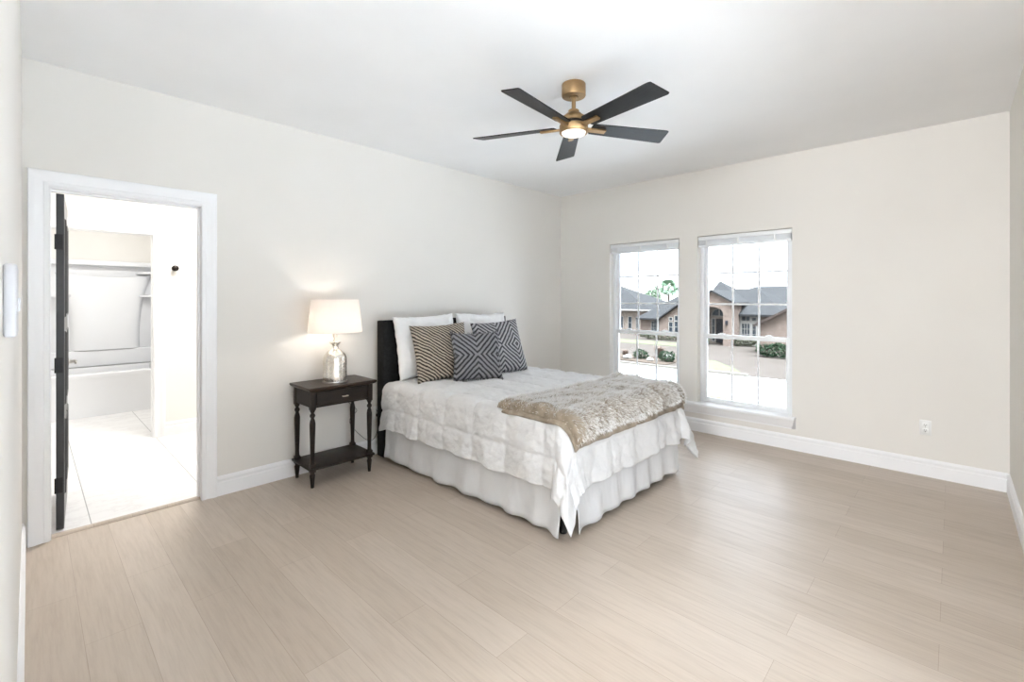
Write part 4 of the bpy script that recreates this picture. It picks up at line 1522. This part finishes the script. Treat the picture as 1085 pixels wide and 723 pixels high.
# house further left: pale walls, long hip roof and brick gable
h2 = empty('house', (-22, 54, G), 'pale brick house with grey hip roofs and a gable, through the window behind the bed', 'house')
mb = MB()
mb.box(-40, 55, G, -23.6, 65, 0.0)
mb.build('wall', M['brick_pale'], h2)
mb = MB()
hip(mb, -41, -24.0, 54.4, 65.6, 0.02, -36, -31.9, 60.0, 3.4)
hip(mb, -34, -23.2, 54.4, 58.4, 0.02, -32, -24.4, 56.0, 0.62)
mb.build('roof', M['shingle'], h2)
mb = MB()
mb.box(-41, 54.3, -0.16, -23.2, 54.38, 0.04)
mb.build('fascia_board', M['fascia'], h2)
mb = MB()
mb.box(-23.0, 50, G, -17.0, 58, -0.9)
mb.build('wing_wall', M['brick'], h2)
mb = MB()
hip(mb, -23.4, -15.2, 49.5, 60, -0.85, -20.2, -17.6, 54.0, 1.75)
mb.build('wing_roof', M['shingle'], h2)
mb = MB()
vprism(mb, [(-19.7, G), (-15.5, G), (-15.5, -0.72), (-17.4, 0.72), (-19.7, -0.88)], 48.0, 48.4)
mb.box(-19.7, 48.4, G, -15.5, 54, -0.90)
mb.build('gable_wall', M['brick'], h2)
mb = MB()
V_ = [(-15.2, 47.7, -0.80), (-17.4, 47.7, 0.90), (-20.1, 47.7, -0.98), (-15.2, 55, -0.80), (-17.4, 55, 0.90), (-20.1, 55, -0.98)]
roof_faces(mb, V_, [(0, 1, 4, 3), (1, 2, 5, 4)], 0.16)
mb.build('gable_roof', M['shingle'], h2)
for (a, b) in ((-28.7, -28.25), (-27.4, -27.0), (-26.25, -25.95)):
    house_window(h2, a, b, -2.5, -1.0, 54.97, 1, 2)
house_window(h2, -21.6, -20.75, -2.3, -1.2, 49.97, 3, 3)
house_window(h2, -18.55, -18.15, -2.2, -1.15, 47.97, 1, 2)
house_window(h2, -17.9, -17.2, -2.2, -1.05, 47.97, 2, 2)
house_window(h2, -17.9, -17.2, -0.92, -0.45, 47.97, 2, 1)
house_window(h2, -18.5, -18.2, -0.92, -0.65, 47.97, 1, 1)

# roofs further off, behind the brick house
h3 = empty('house', (-24, 118, G), 'distant pale grey roof showing above the brick house, through the right window', 'house')
mb = MB()
mb.box(-36, 112, G, -14, 126, 1.4)
mb.build('wall', M['brick_pale'], h3)
mb = MB()
hip(mb, -37, -12, 111, 127, 1.3, -30, -20, 119, 4.3)
mb.build('roof', M['shingle'], h3)
h4 = empty('house', (-30, 90, G), 'distant grey roof behind the gable, through the window behind the bed', 'house')
mb = MB()
mb.box(-36.5, 84.5, G, -23.5, 95.5, 0.23)
mb.build('wall', M['brick_pale'], h4)
mb = MB()
hip(mb, -37, -23, 84, 96, 0.23, -33.5, -26.5, 90, 2.0)
mb.build('roof', M['shingle'], h4)


# ------------------------------------------------------------------ outside: plants
def leaf_cloud(mb, c, rad, n, size, seed, squash=1.0, top=None):
    r = random.Random(seed)
    for _ in range(n):
        while True:
            d = Vector((r.uniform(-1, 1), r.uniform(-1, 1), r.uniform(-1, 1)))
            if 0.05 < d.length < 1:
                break
        k = d.length ** 0.4 / d.length
        d *= k
        lump = 1 + 0.28 * fbm(d.x * 2 + seed, d.y * 2, d.z * 2)
        p = Vector((c[0] + d.x * rad[0] * lump, c[1] + d.y * rad[1] * lump, c[2] + d.z * rad[2] * lump))
        if p.z < G + 0.06:
            continue
        a = Vector((r.uniform(-1, 1), r.uniform(-1, 1), r.uniform(-0.4, 1))).normalized()
        b = a.cross(Vector((r.uniform(-1, 1), r.uniform(-1, 1), r.uniform(-1, 1)))).normalized()
        s = size * r.uniform(0.6, 1.3)
        v = [mb.bm.verts.new(p + a * s), mb.bm.verts.new(p + b * s * 0.45), mb.bm.verts.new(p - a * s), mb.bm.verts.new(p - b * s * 0.45)]
        mb.bm.faces.new(v)


def bush(c, rad, n, size, seed, mat, label, group=None, cat='bush', name='bush'):
    o = empty(name, (c[0], c[1], G), label, cat, group)
    mb = MB()
    leaf_cloud(mb, c, rad, n, size, seed)
    mb.build('foliage', M[mat], o, recalc=False)
    mb = MB()
    r = random.Random(seed)
    for k in range(6):
        a = r.uniform(0, 6.28)
        mb.tube([(c[0], c[1], G), (c[0] + 0.3 * rad[0] * math.cos(a), c[1] + 0.3 * rad[1] * math.sin(a), c[2]), (c[0] + 0.7 * rad[0] * math.cos(a), c[1] + 0.7 * rad[1] * math.sin(a), c[2] + 0.4 * rad[2])], 0.03, 5, 0.012)
    mb.build('stem', M['bark'], o)
    return o


bush((-12.4, 30.2, -2.58), (0.54, 0.42, 0.36), 900, 0.06, 1, 'bush', 'round green bush by the road, left of the two through the window behind the bed', 'green bushes by the road')
bush((-10.35, 30.0, -2.56), (0.58, 0.42, 0.40), 1000, 0.06, 2, 'bush', 'round green bush by the road, right of the two through the window behind the bed', 'green bushes by the road')
bush((-5.55, 38.0, -2.45), (1.55, 0.9, 0.55), 2200, 0.09, 3, 'bush', 'wide dark green bush on the driveway, through the right window')
for i, (x, y, rx, n, lab) in enumerate(((-27.0, 46.5, 3.2, 1600, 'long dull hedge below the narrow windows of the pale house'), (-18.5, 46.0, 2.5, 1300, 'long dull hedge below the gable of the pale house'), (-10.1, 44.9, 1.15, 900, 'low dull hedge below the french windows of the brick house'), (-13.1, 43.4, 0.5, 400, 'small dull shrub beside the arched entry of the brick house'))):
    bush((x, y, -2.55), (rx, 0.6, 0.42), n, 0.10, 20 + i, 'bush_dull', lab, 'hedges along the houses', 'hedge', 'hedge')


def grass_clump(x, y, hgt, spread, n, seed, label, mat='dry'):
    r = random.Random(seed)
    mb = MB()
    for _ in range(n):
        a = r.uniform(0, 2 * PI)
        s = spread * r.random() ** 0.5
        hh = hgt * r.uniform(0.6, 1.1)
        bx, by = x + 0.25 * s * math.cos(a), y + 0.25 * s * math.sin(a)
        p0, p1, p2 = Vector((bx, by, G + 0.04)), Vector((bx + 0.4 * s * math.cos(a), by + 0.4 * s * math.sin(a), G + hh * 0.75)), Vector((bx + s * math.cos(a), by + s * math.sin(a), G + hh))
        w = Vector((-math.sin(a), math.cos(a), 0)) * 0.012
        q = [mb.bm.verts.new(p) for p in (p0 - w, p0 + w, p1 + w, p1 - w, p2)]
        mb.bm.faces.new(q[:4])
        mb.bm.faces.new((q[3], q[2], q[4]))
    o = mb.build('ornamental_grass', M[mat], recalc=False)
    tag(o, label, 'ornamental grass', 'reddish grasses by the road')


grass_clump(-13.55, 30.0, 0.62, 0.35, 260, 31, 'brown ornamental grass clump at the left end of the planting bed by the road')
grass_clump(-11.7, 31.6, 0.85, 0.50, 420, 32, 'tall reddish grass clump between the two green bushes by the road')
grass_clump(-9.95, 31.5, 0.75, 0.38, 260, 33, 'reddish grass clump right of the right green bush by the road')
for i, (x, y, s, lab) in enumerate(((-13.15, 29.6, 0.24, 'white landscape rock left of the left green bush by the road'), (-11.42, 29.6, 0.18, 'white landscape rock between the green bushes by the road'), (-10.75, 31.2, 0.30, 'white landscape rock behind the right green bush by the road'))):
    mb = MB()
    bmesh.ops.create_icosphere(mb.bm, subdivisions=3, radius=1.0)
    for v in mb.bm.verts:
        k = 1 + 0.3 * fbm(v.co.x * 1.5 + i * 7, v.co.y * 1.5, v.co.z * 1.5)
        v.co = Vector((x + v.co.x * s * k * 1.3, y + v.co.y * s * k, G + 0.05 + (v.co.z * 0.7 + 0.45) * s * k))
    o = mb.build('rock', M['rock'], smooth=True, angle=30)
    tag(o, lab, 'rock', 'white rocks in the planting bed')


def tree(c, rad, n, size, seed, trunk_h, label):
    o = empty('tree', (c[0], c[1], G), label, 'tree')
    mb = MB()
    leaf_cloud(mb, c, rad, n, size, seed)
    mb.build('crown', M['tree'], o, recalc=False)
    mb = MB()
    mb.tube([(c[0], c[1], G), (c[0] + 0.1, c[1], (G + c[2]) / 2), (c[0], c[1], c[2])], 0.22, 8, 0.1)
    for k in range(5):
        a = 1.2566 * k + seed
        mb.tube([(c[0], c[1], c[2] - 0.7 * rad[2]), (c[0] + 0.6 * rad[0] * math.cos(a), c[1] + 0.6 * rad[1] * math.sin(a), c[2] + 0.3 * rad[2])], 0.08, 6, 0.03)
    mb.build('trunk', M['bark'], o)
    return o


tree((-31.8, 70.0, 1.0), (1.55, 1.5, 1.75), 2200, 0.20, 41, 3, 'round green tree behind the pale house, left of the palm')
tree((-32.6, 73.5, 1.4), (0.60, 0.60, 2.1), 1300, 0.16, 42, 3, 'narrow upright green tree just left of the palm')
pm = empty('palm_tree', (-32.4, 77.5, G), 'tall fan palm behind the pale house, through the window behind the bed', 'palm tree')
mb = MB()
mb.tube([(-32.4, 77.5, G), (-32.35, 77.5, 0), (-32.4, 77.5, 3.35)], 0.24, 10, 0.15)
mb.build('trunk', M['bark'], pm, smooth=True)
mb = MB()
rp = random.Random(5)
PC = Vector((-32.4, 77.5, 3.4))
for k in range(58):
    a = rp.uniform(0, 2 * PI)
    el = rp.uniform(-1.0, 1.35)
    d = Vector((math.cos(a) * math.cos(el), math.sin(a) * math.cos(el), math.sin(el)))
    sd = Matrix.Rotation(rp.uniform(0, PI), 3, d) @ d.cross(Vector((0, 0, 1))).normalized()
    st = rp.uniform(0.65, 0.95)
    hub = PC + d * st
    mb.tube([PC, hub], 0.025, 5, 0.015)
    for j in range(-5, 6):
        t = j * 0.20
        e = hub + (d * math.cos(t) + sd * math.sin(t)) * 0.95 + Vector((0, 0, -0.12 - 0.1 * abs(t)))
        w = (sd * math.cos(t) - d * math.sin(t)) * 0.075
        m_ = hub.lerp(e, 0.55)
        q = [mb.bm.verts.new(p) for p in (hub, m_ - w, e, m_ + w)]
        mb.bm.faces.new(q)
mb.build('fronds', M['palm'], pm, recalc=False)
